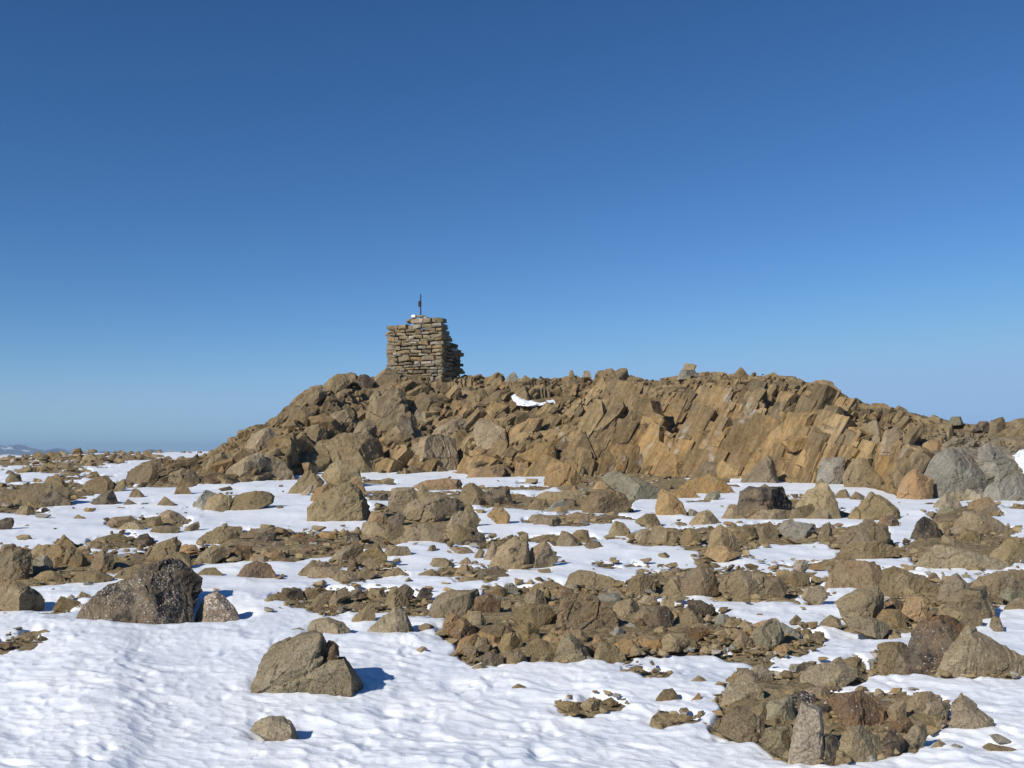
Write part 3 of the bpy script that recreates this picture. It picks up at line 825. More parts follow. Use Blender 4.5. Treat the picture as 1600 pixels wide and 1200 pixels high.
    # pale stones built into the front
    for (t, z, w, h) in ((0.18, 1.07, .34, .11), (0.15, 1.12, .2, .06), (0.48, 1.53, .40, .08), (0.32, 1.32, .34, .06), (0.86, .30, .36, .1), (0.29, 0.42, .22, .17)):
        bm = bmesh.new(); lay = bm.verts.layers.float.new("tone")
        c = fr - a * L * (1 - t) + b * 0.10 + up * (zb + z) + inv
        stone_block(bm, lay, rng, c, (a, b, up), w, .34, h, 1.0 if h < .1 else .82)
        finish(bm, "pale_stone", M['cairn'], root)
    # white block resting on the top
    bm = bmesh.new(); lay = bm.verts.layers.float.new("tone")
    stone_block(bm, lay, rng, Vector((0, 0, 0.07)), (a, b, up), .20, .2, .15, 1)
    o = finish(bm, "white_stone", M['w'], None)
    o.location = fr - a * L * 0.535 + b * 0.16 + up * (zb + H + 0.15)
    tag(o, "small bright white stone lying on top of the cairn beside the pole", "stone")
    # iron pole
    rod_m = NT("weathered_iron"); rod_m.b.inputs["Metallic"].default_value = 0.4; rod_m.b.inputs["Roughness"].default_value = 0.7
    tcn = rod_m.add("ShaderNodeTexCoord")
    rod_m.l.new(rod_m.ramp(rod_m.noise(tcn.outputs["Object"], 30, 4), [(0.4, (0.03, 0.026, 0.022)), (0.65, (0.075, 0.05, 0.035))]), rod_m.b.inputs["Base Color"])
    root2 = link(bpy.data.objects.new("iron_pole", None))
    base = fr - a * L * 0.462 + b * 0.35 + up * (zb + H - 0.25)
    root2.location = base; root2.empty_display_size = 0.2
    tag(root2, "thin dark iron pole with a small box, standing upright on the cairn", "pole")
    ztop = EYE + (HOR - 460) / F * base.y - base.z
    bm = bmesh.new()
    bmesh.ops.create_cone(bm, cap_ends=True, segments=10, radius1=0.03, radius2=0.026, depth=ztop)
    bmesh.ops.translate(bm, verts=bm.verts, vec=(0, 0, ztop / 2))
    me = bpy.data.meshes.new("rod"); bm.to_mesh(me); bm.free(); me.materials.append(rod_m.m)
    link(bpy.data.objects.new("rod", me), root2)
    zc = EYE + (HOR - 475) / F * base.y - base.z
    bm = bmesh.new()
    bmesh.ops.create_cube(bm, size=1)
    bmesh.ops.scale(bm, verts=bm.verts, vec=(0.085, 0.05, 0.235))
    bmesh.ops.bevel(bm, geom=list(bm.edges), offset=0.008, segments=2, affect='EDGES')
    bmesh.ops.translate(bm, verts=bm.verts, vec=(-0.055, -0.02, zc))
    me = bpy.data.meshes.new("marker_box"); bm.to_mesh(me); bm.free(); me.materials.append(rod_m.m)
    link(bpy.data.objects.new("marker_box", me), root2)
# ------------------------------------------------------------------ the rocks one can pick out
# kind ; material ; label ; outline in photo pixels ; options (T = thickness over width, k = stands on the knoll,
# F = ridge points px,py,depth ; g = group)
ROCKS = """
boulder;l;big dark boulder crusted with white lichen specks, left foreground snow;105,980 108,964 127,943 142,924 168,910 203,899 240,890 275,895 300,925 300,950 298,968 263,971 218,973 160,979;T=.75 F=215,938,.02 150,955,.02 270,940,.1
boulder;l;dark frosted slab overhanging the top of the big lichen boulder;205,899 218,888 253,878 279,874 294,888 318,907 318,916 301,938 270,935 235,915;T=.7 Y=9.35 F=262,905,.02 295,920,.1
boulder;s;white and brown speckled boulder tucked against the big dark lichen boulder;302,968 304,950 320,931 339,924 351,931 367,950 373,964 355,970 332,969;F=335,948,0 355,958,.1
boulder;b;angular brown boulder with shaded right side cut by the left photo edge;-14,951 -12,910 2,906 22,907 33,912 44,914 60,926,.6 70,937,.9 66,943,.8 47,950 19,952;F=36,930,0 38,950,0
stone;b;flat split stone lying on snow left of the big lichen boulder;85,949 89,938 95,931 127,938 127,946 104,951;
stone;b;small rounded stone above the flat split stone, left of the lichen boulder;117,937 127,924 142,929 141,937;
boulder;b;broad brown boulder with sloping flat face in the left stone row;57,869 62,850 76,847 92,850 110,861 114,886 100,889 80,881;F=95,868,0 108,885,0
boulder;b;brown wedge boulder with black shaded right side in left stone row;100,884 103,860 115,850 122,853 126,870,.8 141,885,.9 130,891 112,890;F=119,868,.0 118,889,0
boulder;b;brown boulder with blackened right face at the left photo edge;-10,904 -8,862 10,857 35,855 50,866 44,882 42,901 20,905;F=30,872,0 31,902,0
boulder;g;rounded dark grey boulder between brown ones near left edge;47,887 55,870 70,867 82,875 85,888 70,896 50,895;
stone;b;low brown stone in front of the rounded dark grey boulder, left;50,904 65,893 80,891 97,897 101,905 80,908;
boulder;b;lumpy brown boulder in the middle of the left stone row;139,888 146,867 161,859 177,867 180,880 168,891 145,892;F=160,872,0
flat_rock;b;low brown slab below the lumpy boulder, above the lichen boulder;108,907 120,894 155,890 178,902 162,910;
boulder;b;dark brown boulder touching the lichen boulder from behind;172,907 185,892 215,882 240,878 246,892 215,908;
boulder;b;peaked dark boulder in shade right behind the lichen boulder;226,872 235,853 260,844 277,838 284,850 272,870 247,878;F=262,856,0
boulder;b;blackish shaded boulder directly above the lichen boulder;248,882 268,860 297,864 301,884 280,886;F=275,872,0
boulder;b;brown boulder right of the blackish shaded one in left rubble;304,875 325,855 350,851 357,866 330,878;
boulder;r;orange brown rough boulder in the left rubble band;356,870 370,850 395,854 393,872;
flat_rock;b;smooth low brown slab poking from snow right of the lichen boulder;300,899 322,887 337,886 349,898 325,902;
boulder;r;dark reddish dome shaped boulder on snow below the left rubble;369,901 382,883 401,876 423,882 436,901 398,905;F=402,888,0
flat_rock;b;low stone on snow at the upper left, crack along its top;138,844 172,837 190,832 202,844;
boulder;d;small dark grey boulder on the upper left snow ridge;206,849 218,836 230,833 246,849;
boulder;b;long smooth brown boulder at the back of the left rubble;303,846 322,830 350,821 375,822 381,833 362,843 325,849;F=345,832,0
stone;b;brown stone with tail beside the long smooth boulder;375,838 392,826 415,828 432,823 428,838 400,842;
flat_rock;b;large sloping brown slab at the far left edge;-12,788 2,776 37,755 65,749 90,757 122,768 105,777 60,788 20,790;F=60,765,0
boulder;d;dark brown boulder in front of the large sloping slab, far left;56,784 62,768 82,762 95,775 111,786 85,790;
boulder;b;round brown boulder above the large sloping slab, far left;5,753 15,738 32,742 35,752 17,755;
flat_rock;b;brown ledge behind the sloping slab, far left;65,754 75,744 95,748 110,758 90,762;
boulder;b;vertically cracked tan boulder group left of the hill foot;124,765 133,752 155,744 165,742 178,753 174,766 140,768;F=150,754,0
boulder;b;brown pointed boulder touching the cracked group, left of the hill;176,767 185,752 195,748 199,758 186,768;
boulder;d;dark triangular boulder on the left snow field;138,787 158,772 175,765 186,783 187,787 165,789;F=172,776,0
stone;b;small brown peak stone on snow left of the hill foot;200,778 207,765 212,762 226,773 227,778;
stone;d;small dark stone on snow, alone between two brown peaks;191,789 200,779 218,789;
stone;b;brown pyramid stone alone on snow, left of the spike;240,790 250,782 257,774 276,789 260,791;
boulder;b;thin brown spike of rock standing below the hill foot;271,773 277,757 285,747 291,760 301,771;F=284,762,0
boulder;g;dark grey wedge boulder leaning on the tan block;300,792 310,777 322,764 341,771 326,787 314,793;F=322,775,0
boulder;t;tan flat faced block on snow beside the dark grey wedge;314,794 325,777 338,771 363,774 355,796;F=340,783,0
boulder;b;long rough brown block right of the tan flat faced block;355,794 365,773 400,766 420,768 430,775 428,786 392,793 375,796;F=385,778,0 420,784,.1
boulder;b;brown boulder with shaded flank at far left, below the sloping slab;20,805 30,793 37,785 50,792 56,804 40,807;
boulder;d;dark flat topped boulder cut by the left photo edge;-12,831 -8,810 22,809 21,821 10,829;
stone;b;small low dark stone alone on left snow;111,811 122,804 136,810;
stone;b;low brown stone at the left end of the mid left cluster;163,817 172,809 205,805 213,813 195,821;
stone;b;brown stone below the flat one in the mid left cluster;178,828 197,817 212,812 227,826 205,830;
stone;b;small dark stone between the mid left cluster rocks;226,818 235,808 250,806 255,817 240,821;
boulder;t;light brown boulder on top of the mid left cluster;247,814 250,803 262,796 280,801 297,812 285,817;F=268,805,0
flat_rock;b;flat slab at the foot of the mid left cluster;233,832 240,822 265,821 283,825 275,833;
stone;b;brown stone at the right end of the mid left cluster;284,829 297,819 310,814 313,822 305,830;
boulder;t;large tan triangular boulder with flat face in front of the hill;478,793 500,772 522,759 545,753 562,762 576,780,.7 578,803,.6 552,813 510,816 484,812;T=.7 x F=530,775,.02 562,775,.1 566,808,.02 520,800,-.02
boulder;t;pointed tan boulder standing behind the large triangular one;500,744 515,725 535,713 547,716 562,732 564,748 535,760;T=.6 F=538,733,0 556,745,.1
flat_rock;b;dark slab leaning left against the pointed tan boulder;449,766 480,736 492,738 511,752 490,760 465,771;T=.5 F=478,752,0
stone;p;thin pale slab under the leaning dark slab;468,774 487,757 491,758 479,774;T=.6
boulder;o;brown broken rock wedged behind the large triangular boulder;482,784 495,761 515,754 530,760 505,782;
boulder;o;orange brown rock on the right shoulder of the triangular boulder;548,752 562,744 574,773 560,766;
flat_rock;b;huge dark slanting slab at the left base of the hill;436,710 457,704 502,687 540,676 575,680 602,688 605,706 590,726 560,734 505,742 470,738 452,727;k T=.9 F=520,700,.02 585,708,.08 500,728,.0 575,728,.12
boulder;t;large tan slab at hill foot left of the dark slanting slab;374,754 388,740 415,709 437,716 457,735 462,749 425,753;k T=.8 F=415,728,0 440,745,0
boulder;t;pale tan rock mass at the left foot of the hill;345,757 352,735 385,712 408,706 420,720 400,737 380,757;k T=.8 F=378,728,0
boulder;t;rounded tan rock at the left toe of the hill;261,757 265,740 287,731 307,735 312,753 285,761;k F=288,742,0
boulder;b;low brown rock mass beyond the left toe of the hill;194,753 200,737 212,729 237,721 252,720 254,734 240,748 217,755;F=220,737,0
boulder;t;broad tan slab right of the dark cavity at hill foot;618,734 625,712 645,690 682,675 722,679 720,712 712,734 640,740;k T=.7 F=648,708,.0 690,715,.0
flat_rock;t;long slanting slab ledge on the hill above the broad tan slab;655,687 682,667 720,651 731,660 726,673 687,684;k T=.7 F=700,668,0
boulder;t;pale layered pyramid boulder in the middle of the hill;737,680 741,660 752,650 772,659 788,670 790,682 775,692 750,694;k T=.7 F=760,668,0 774,688,.02
boulder;o;brown faceted block right of the layered pyramid on the hill;794,682 802,668 825,655 851,651 847,670 825,682;k F=822,668,0
boulder;o;rounded brown block low on the middle of the hill;831,714 836,692 865,690 871,700 867,724 840,720;k F=850,706,0
boulder;o;smooth pointed brown boulder at hill foot, middle of the photo;849,755 852,735 858,725 882,721 900,733 913,749 911,758 875,760;F=878,738,0 900,750,.1
flat_rock;o;flat brown slab lying under the ledge at hill foot, center;730,744 735,732 785,725 791,735 780,742 750,746;F=760,735,0
flat_rock;b;thin jutting ledge stone above the flat brown slab;736,728 770,711 776,719 750,729;k
boulder;o;small orange block beside the snow pocket at hill foot;804,738 807,722 825,724 828,736 815,743;k
flat_rock;n;large greenish grey layered slab lying below the hill, center;938,746 960,736 985,744 1025,757 1043,773 1025,779 987,779 958,762;F=985,758,0 1010,768,0
stone;o;smooth orange stone left of the layered greenish slab;925,763 935,751 952,751 960,760 950,767;
boulder;o;tall triangular fin of brown rock on snow, center right;1025,807 1026,772 1035,761 1050,780 1066,785 1073,801 1064,807;F=1038,785,0 1062,800,.0
boulder;t;long ribbed tan rock at the left of the long ledge, center;829,777 850,768 905,767 918,782 875,788;
boulder;b;big rounded end of the long ledge with dark undercut, center;905,785 925,769 960,766 975,772 989,789 972,800 940,803 912,799;F=940,782,0 970,790,.1
stone;b;brown stone on snow left of the grey triangle stone;821,794 837,780 854,779 855,790 847,794;
stone;g;flat grey triangle stone on snow, center;849,799 867,784 882,781 883,798 862,801;F=869,790,0
stone;d;dark lichen stone between the grey triangle and the long ledge;879,792 882,779 900,781 901,791;
flat_rock;t;elongated tan slab alone on snow, center;825,812 830,804 857,806 870,805 881,816 867,822 840,818;
flat_rock;b;rough brown slab behind the elongated tan one;879,816 887,805 902,799 917,804 941,808 925,813 900,816;
boulder;t;small block with tan left face and striped dark right face;950,834 960,814 975,816 988,833 978,838;F=968,822,0 966,836,-.02
boulder;b;dark brown rock on snow right of the split boulder;870,848 877,829 887,831 908,846 910,853 892,853;F=888,840,0
boulder;b;flat topped brown rock behind the dark one, right of split boulder;887,838 900,827 920,829 923,842 912,849;
stone;b;low stone at the right end of the three by the split boulder;910,851 922,845 937,846 941,854 925,857;
boulder;t;large pale split boulder with flat lit face, center of photo;766,880 778,856 804,838 824,835 828,861 822,886 804,891 776,886;T=.8 x F=805,858,.0 822,862,.05 815,888,-.02
boulder;b;brown half fallen away right of the pale split boulder;822,889 829,856 852,846 865,860 875,872 849,885 833,888;T=.8 F=846,866,.02
boulder;t;thin brown fin at the left of the pale split boulder;754,873 770,843 780,860 777,875;F=769,860,0
stone;d;small dark stone on snow right of the split boulder;870,881 880,874 888,880;
stone;t;small flat stone alone in the middle snow field;998,874 1017,871 1019,875 1010,878;
boulder;t;tan square block behind the piled boulders, left of center;608,793 610,762 646,760 653,772 648,788 637,793;F=628,773,0
boulder;t;sharp wedge of tan rock right of the tan square block;644,783 660,755 678,772 662,786;F=662,772,0
stone;d;dark stone between triangular boulder and tan square block;576,780 585,769 607,771 609,783;
boulder;t;big cracked tan boulder on top of the pile, left of center;630,811 636,787 650,779 687,774 701,782 693,808 665,821 642,815;T=.7 F=660,793,0 690,800,.0
boulder;d;dark shadowed rock on the right top of the boulder pile;686,790 695,776 720,781 732,796 705,812;
boulder;t;tall tan upright boulder right of the big cracked boulder;694,828 705,805 722,790 730,792 730,812 720,828 707,838;F=716,808,.0
boulder;b;dark sided block at the right of the boulder pile;722,814 727,791 746,800 752,813 738,824;F=730,805,.05
boulder;t;broad tan boulder at the foot of the boulder pile;628,844 634,822 662,818 692,824 699,842 665,848;F=662,832,0
boulder;b;brown block at the lower right of the boulder pile;703,843 715,820 732,826 740,839 725,847;F=722,832,0
boulder;t;square brown block at the lower left of the boulder pile;562,836 565,815 590,816 608,830 611,840 587,840;F=590,826,0
boulder;o;orange brown rounded block on the left of the boulder pile;572,819 580,801 600,801 607,810 597,822;
boulder;d;dark stone wedged in the left of the boulder pile;605,816 617,800 631,804 631,824;
boulder;b;brown rock below the dark wedged stone in the pile;600,833 605,817 627,821 631,838 612,842;
boulder;b;brown humped boulder above right of the boulder pile;715,775 722,757 740,753 756,767 764,787 745,790 732,783;F=738,768,0
boulder;d;grey speckled outcrop behind and right of the boulder pile;755,778 767,762 795,759 802,787 775,790;
boulder;o;orange brown arching rock on snow right of the boulder pile;761,805 770,792 787,791 798,805 793,820 780,811;
flat_rock;o;long low orange slab on snow below the hill, left of center;646,760 660,751 700,747 728,750 723,760 675,763;
stone;d;low dark stone at front right of the boulder pile;713,853 722,844 750,843 766,853;
boulder;d;small dark peaked stone in front of the pile;736,843 747,830 757,834 761,847;
flat_rock;b;flat slab at the left of the split boulder;699,855 730,854 741,862 720,865;
stone;b;small brown stone left of the thin fin;741,868 750,856 758,861 752,871;
boulder;b;large brown boulder with smooth slope in the left middle rubble;514,874 527,860 555,848 568,851 567,862 550,878 530,877;F=545,862,0
boulder;b;broad triangular boulder beside the smooth sloped one, left middle;548,875 570,860 590,851 606,870 598,883 562,883;F=588,864,0
boulder;b;cracked boulder at the right end of the left middle rubble;599,865 607,850 637,855 645,866 625,870;F=620,858,0
stone;t;small tan stone in front of the broad triangular boulder;564,881 575,870 590,875 586,887;
boulder;d;upright dark stone in the left middle rubble;543,888 545,869 556,869 561,888;
flat_rock;b;dark brown slab tilted on snow below the left rubble;464,897 482,880 512,876 516,884 485,891;
flat_rock;t;flat tan slab in front of the tilted dark brown slab;479,896 487,886 533,884 528,899 507,901;F=505,891,0
boulder;b;broken brown boulder right of the flat tan slab;518,904 532,890 557,894 562,907 540,910;F=540,900,0
boulder;b;angular boulder with dark right edge, end of slab row;556,899 570,885 590,897 575,904;F=570,894,0
stone;b;smooth triangular stone alone on snow, left middle;596,900 607,890 622,886 641,900;F=620,892,0
stone;b;low double humped stone on snow left of the split boulder;671,882 677,872 695,871 713,881 695,887;
stone;b;humped stone right of the low double humped one;714,881 730,870 738,880;
stone;b;left end stone of the row below the split boulder;649,899 665,892 675,888 691,901;
boulder;b;pointed boulder in the row below the split boulder;706,902 715,887 731,880 736,899;F=726,890,0
flat_rock;b;flat slab in front of the pointed row boulder;714,908 725,899 760,906 758,914;
boulder;d;dark lumpy boulder at the right end of that row;743,902 755,890 777,884 797,900 788,908 765,908;F=770,895,0
stone;d;dark blocky stone at the left of the lower left row;431,930 442,918 470,919 476,933 460,937;F=455,927,0
stone;b;brown stone second in the lower left row;470,924 500,916 503,931 482,935;
boulder;b;slanted brown boulder in the lower left row;484,945 500,927 524,921 524,932 507,947;F=508,932,0
boulder;b;leaning boulder right of the slanted one, lower left row;508,946 525,922 540,916 548,928 525,941;F=530,928,0
stone;d;dark stone at the right of the leaning boulder, lower row;546,928 557,916 571,928 560,931;
stone;b;brown block in the middle of the lower row;571,933 577,919 600,918 601,934;
boulder;b;rough brown boulder under the dark spire, lower row;598,942 603,926 612,915 627,925 642,942 620,950;F=616,930,0
boulder;d;dark pointed spire stone in the lower row;613,924 632,910 648,922 641,938 625,936;F=632,920,0
boulder;d;grey brown boulder at the right end of the lower row;649,937 654,925 662,914 678,928 664,939;F=662,924,0
stone;d;small dark stone left of the lower row foot;485,954 500,946 511,954;
stone;d;small dark flat stone below the lower row;519,953 530,944 545,949 537,958;
boulder;b;sharp spike boulder left of the speckled tan pyramid;547,969 566,953 583,936 587,953 584,974 566,976;F=572,958,0 580,972,0
boulder;c;speckled tan pyramid boulder on snow with shaded right side;573,984 590,971 601,962 616,949 632,955 643,980,.8 640,990,.6 601,991;F=618,966,.0 636,972,.08 638,989,.0
stone;b;low stone in the shadow right of the tan pyramid;650,980 665,973 681,979 665,987;
boulder;c;rounded flat tan boulder behind the notched front boulder;474,983 487,969 512,964 537,971 549,985 531,996 493,993;F=512,978,0
stone;b;small stone at the left of the rounded flat boulder;451,985 468,980 478,986 466,989;
boulder;k;big notched boulder in the front snow, layered tan lower half;394,1074 403,1043 412,1022 424,1008 464,991 487,984 503,989 510,1002,.9 515,1031,.8 490,1085 439,1081;T=.8 x F=470,1035,-.06 436,1056,-.08 502,993,.0 483,1037,-.08 484,1084,-.06
JOIN;c;-;466,1037 512,1032 538,1026 547,1040,.5 562,1060,.95 580,1084,.85 549,1087 484,1086 464,1066;T=.85 x F=538,1030,.05 548,1056,-.03 549,1086,-.08 490,1050,-.04 484,1084,-.06
stone;r;round reddish stone sitting in the notch of the front boulder;505,1022 507,1007 513,1000 522,1001 530,1010 529,1022 518,1031;T=.9 Y=6.46
stone;c;small pale boulder alone in the front snow, shaded right edge;385,1138 395,1126 423,1118 442,1118 455,1127 462,1137,.8 465,1153,.7 439,1158 401,1145;F=425,1132,0 452,1138,.05 448,1155,-.02
boulder;c;smooth tan loaf shaped slab at the left of the central rubble;671,950 680,933 702,923 746,920 750,929 738,950 724,962 696,958;T=.6 x F=735,926,.1 700,938,.0 728,955,0
boulder;b;broad flat central boulder of the rubble, largest there;869,975 876,940 893,924 918,920 947,937 967,956 970,977 947,993 903,993;T=.8 F=912,945,.1 920,975,-.02
boulder;b;brown boulder in the front row of the central rubble;820,1031 823,1004 842,996 872,1007 878,1028;F=845,1010,0
boulder;c;grey pyramid boulder in the front row of the central rubble;863,1029 877,991 890,987 915,1010 928,1031 890,1033;F=890,1005,.0 905,1028,.0
boulder;b;smooth brown boulder right of the grey pyramid, central rubble;925,1030 931,1007 947,996 973,1016 977,1025 960,1034;F=948,1010,0
boulder;b;split stone with a diagonal crack, front of the central rubble;785,1037 787,1016 811,1014 829,1030 812,1037;F=805,1024,0
boulder;b;round boulder like a ball in the left of the central rubble;777,1010 785,991 804,987 820,1004 812,1016 789,1018;T=.9 F=800,1000,-.05
stone;d;dark stone at the bottom left corner of the central rubble;745,1027 766,1018 786,1024 785,1040 757,1034;
boulder;b;rounded stone left of the ball boulder, central rubble;739,1013 747,996 760,995 770,1010 757,1022;T=.9
stone;b;outermost left stone at the front of the central rubble;717,1009 732,1003 748,1016 741,1029;
boulder;r;dark reddish boulder at the left tip of the central rubble;690,982 716,966 728,966 749,988 741,1000 712,992;F=720,978,0
boulder;b;brown boulder right of the reddish left tip boulder;727,972 735,955 751,955 759,972 747,991;
boulder;r;boulder with dark red crust behind the ball boulder;734,950 744,933 763,927 783,936 781,959 754,962;F=758,945,0
boulder;b;angular brown boulder at the back edge of the central rubble;755,926 776,914 794,920 790,934;F=776,922,0
boulder;b;flat cracked boulder behind the ball boulder, central rubble;749,995 750,978 782,974 800,981 800,993 779,1000;F=775,985,0
boulder;b;tan round topped boulder right of the flat cracked one;802,980 808,975 827,970 843,984 837,998 811,1000;T=.9 F=822,984,0
boulder;b;large brown boulder with shaded right side, mid rubble;799,962 801,952 827,942 858,946 870,959 844,982 820,974;F=840,958,0
boulder;b;small upright block on the back edge of the rubble;818,932 833,917 850,923 854,940 827,946;F=842,930,0
stone;b;small egg shaped stone standing on the rubble's back edge;848,940 850,924 855,917 862,928 860,940;
boulder;b;rough stone in front of the broad flat central boulder;876,1000 884,984 905,982 922,992 912,1004;
stone;o;small orange stone below the broad flat central boulder;924,1003 930,992 940,993 940,1004;
boulder;l;grey boulder with white lichen streaks in the right rubble;1011,975 1019,947 1041,946 1056,959 1048,975 1025,984;F=1032,960,0
boulder;t;tan block standing at the back of the right rubble;1031,940 1041,927 1055,931 1053,950 1037,954;F=1043,938,0
flat_rock;l;dark slab with white lichen at the back right of the rubble;1072,950 1074,937 1095,938 1121,951 1107,959;
flat_rock;r;flat dark red slab lying on the right rubble;1062,990 1073,980 1104,981 1113,988 1089,997;T=.6
boulder;t;long smooth tan boulder under the dark red slab;1031,1000 1044,988 1070,990 1084,1003 1060,1013 1035,1010;F=1056,1000,0
boulder;n;peaked greenish boulder with shaded right side in the right rubble;1165,1008 1177,985 1206,965 1218,969 1225,991,.9 1220,1010,.7 1190,1006;F=1205,983,.0 1217,992,.08 1214,1008,0
flat_rock;t;long tan stone at the far right tip of the rubble;1257,996 1275,987 1287,988 1288,999;
flat_rock;t;long smooth tan slab lying on snow above the central rubble;880,914 890,897 903,890 922,892 975,908 977,917 934,920;T=.5 F=910,902,0
boulder;b;brown boulder at the left of the stone row above the rubble;977,924 982,905 1004,892 1020,902 1028,917 1017,928;F=1003,908,0
boulder;t;tan ridge backed boulder second in the row above the rubble;1034,927 1048,902 1061,900 1071,924;F=1055,912,0
boulder;b;great brown boulder with smooth face, center of the right row;1060,912 1076,888 1095,884 1114,892 1125,918 1095,927 1068,926;T=.8 F=1095,902,0 1115,912,.08
boulder;b;broad brown hump right of the great smooth boulder;1121,920 1133,902 1158,889 1177,895 1198,902 1195,926 1152,934;F=1155,908,0
boulder;b;cube shaped block perched on the right row;1180,894 1184,880 1199,878 1207,889 1198,902;Y=12.4 T=.9 F=1192,886,.0 1199,893,.05
boulder;b;rounded brown boulder right of the cube shaped block;1188,924 1196,905 1218,900 1235,918 1218,932;F=1214,914,0
boulder;p;pale upright block standing in the snow of the right field;1238,895 1240,877 1258,874 1265,885 1249,898;T=.8 F=1252,882,0
flat_rock;b;low smooth rock below the pale upright block;1220,899 1240,890 1265,898 1266,913 1240,913;F=1244,902,0
boulder;b;brown rock alone at the right end of that row;1250,933 1259,917 1282,915 1296,932 1278,942;F=1272,924,0
flat_rock;o;broad low stone on snow at the center right;1098,866 1104,856 1133,852 1157,868 1127,875;
boulder;t;smooth bulging boulder at the left of the long right row;990,838 1000,827 1015,826 1017,848 1000,847;
boulder;t;striped round boulder second in the long right row;1014,848 1017,822 1032,818 1046,830 1045,848;F=1030,832,-.02
boulder;b;brown boulder with split side third in the long right row;1043,848 1050,831 1063,841 1057,850;
boulder;b;rough brown boulder fourth in the long right row;1063,850 1067,829 1077,824 1093,832 1097,850;F=1078,838,0
boulder;t;tall rough outcrop rising from the long right row;1106,854 1112,827 1127,819 1143,830 1157,849 1132,859;F=1127,836,0
boulder;b;long humped brown rock right of the tall rough outcrop;1135,839 1155,822 1182,824 1187,842 1159,843;F=1162,831,0
boulder;g;grey and pinkish striped slab in the long right row;1215,826 1225,813 1275,819 1279,828 1255,840 1232,838;F=1240,824,0 1262,830,0
boulder;b;pyramid boulder left of the grey striped slab;1177,842 1190,822 1203,812 1213,822 1218,841;F=1202,826,0
boulder;t;rounded tan boulder right of the grey striped slab;1278,838 1285,820 1297,815 1302,830 1292,840;F=1291,826,0
boulder;b;low peaked brown rock on snow below the triangular fin;990,815 1007,803 1025,801 1033,816 1020,822;F=1015,810,0
stone;g;small grey stone right of the triangular fin;1071,805 1077,794 1094,801 1088,806;
boulder;t;striped tan rock left of the dark split boulder;1076,817 1090,802 1105,796 1113,807 1126,812 1100,818;F=1100,806,0
boulder;o;large orange brown ridge shaped rock below the hill, right of center;1058,760 1075,750 1110,740 1130,750 1153,770 1105,771 1065,765;F=1105,752,0 1130,762,.05
flat_rock;o;orange flat rock at left foot of the ridge shaped one;1046,775 1062,762 1087,766 1091,776;
stone;n;small smooth pale green boulder on snow, center right;1100,778 1107,769 1122,766 1127,776 1112,781;
boulder;d;big dark boulder with blackened right half, right of center;1148,790 1157,768 1170,760 1196,760 1222,761 1228,772,.8 1238,787,.9 1230,797,.8 1210,800 1172,804 1152,799;T=.8 F=1175,780,.0 1195,768,.0 1196,800,-.03
boulder;t;tan rock at the left foot of the big dark boulder;1126,809 1140,787 1158,797 1167,808;F=1142,798,0
flat_rock;t;long rounded ledge under the big dark boulder;1165,810 1190,796 1230,796 1236,813 1190,814;
boulder;t;high peaked pile rock right of the big dark boulder;1238,796 1252,772 1270,758 1283,751 1291,755 1303,770 1310,802 1275,813 1245,802;T=.8 F=1278,772,.0 1285,800,-.02
boulder;b;brown rock in front of the high peaked pile;1230,814 1237,795 1270,786 1283,811;F=1258,800,0
boulder;t;tan striped rock at the right foot of the peaked pile;1253,814 1282,791 1301,807 1296,815;F=1282,803,0
stone;b;small knob stone on the tip of the peaked pile;1273,762 1276,752 1285,747 1291,757;Y=18.9
boulder;b;rough brown stone right of the peaked pile;1300,778 1312,766 1322,764 1331,779;
boulder;b;small brown stones heap edge left of the brown tent rock;1325,780 1337,767 1352,776 1345,782;
boulder;b;brown tent shaped rock with smooth slope, right field;1323,808 1335,797 1355,780 1361,769 1376,774 1406,797 1409,804 1375,807 1335,813;T=.7 F=1362,788,0 1385,798,0
boulder;p;pinkish orange pyramid boulder near the grey cliff;1457,789 1477,770 1495,776 1505,796 1480,796;F=1485,782,0
flat_rock;n;green mossy slab under the pinkish orange pyramid;1463,800 1472,790 1500,795 1498,804;
boulder;o;brown humped rock right of the pinkish pyramid;1509,798 1512,785 1532,778 1547,776 1559,791 1525,799;F=1533,786,0
boulder;b;dull brown rock in front of the humped one at right;1518,800 1532,786 1555,787 1567,802 1545,806;
boulder;b;big brown tent shaped boulder near the right edge;1484,830 1487,815 1502,812 1507,800 1532,798 1560,812 1582,829 1537,835;T=.7 F=1530,812,0 1555,822,.03
boulder;r;dark reddish round boulder on the right field;1369,819 1380,806 1395,805 1408,817 1395,826;F=1390,813,0
boulder;d;black lichen crusted boulder on the right field;1423,833 1432,815 1445,806 1462,816 1471,836 1450,843;F=1447,820,0
boulder;t;tan block touching the black crusted boulder;1463,822 1468,817 1483,820 1486,834 1470,840;
boulder;b;great rough brown outcrop in the right field;1303,856 1310,840 1325,825 1355,814 1387,821 1392,842 1375,851 1340,854;T=.8 F=1340,835,0 1372,840,.03
flat_rock;b;low smooth slab below the great rough outcrop;1310,868 1317,852 1345,846 1375,846 1410,854 1413,864 1350,873;T=.5 F=1350,858,0
stone;b;little triangle stone left of the great rough outcrop;1278,849 1287,836 1303,850;
boulder;b;brown rock behind the ribbed slab at right;1496,845 1505,826 1525,829 1539,843;F=1515,834,0
boulder;t;small tan block left of the brown rock behind ribbed slab;1468,853 1472,836 1492,841 1502,852;
flat_rock;c;large ribbed slab with parallel grooves, right field;1420,881 1440,860 1460,851 1500,858 1572,880 1570,890 1500,890 1430,884;T=.5 F=1462,866,0 1520,878,0
boulder;b;rounded brown mass at the right edge above the ribbed slab;1543,866 1570,842 1612,836 1612,876 1562,876;F=1580,852,0
boulder;b;large rough mound of brown rock, left in the right rows;1288,911 1300,887 1312,871 1340,874 1375,884 1384,918 1330,921;T=.8 F=1335,892,0 1365,900,.03
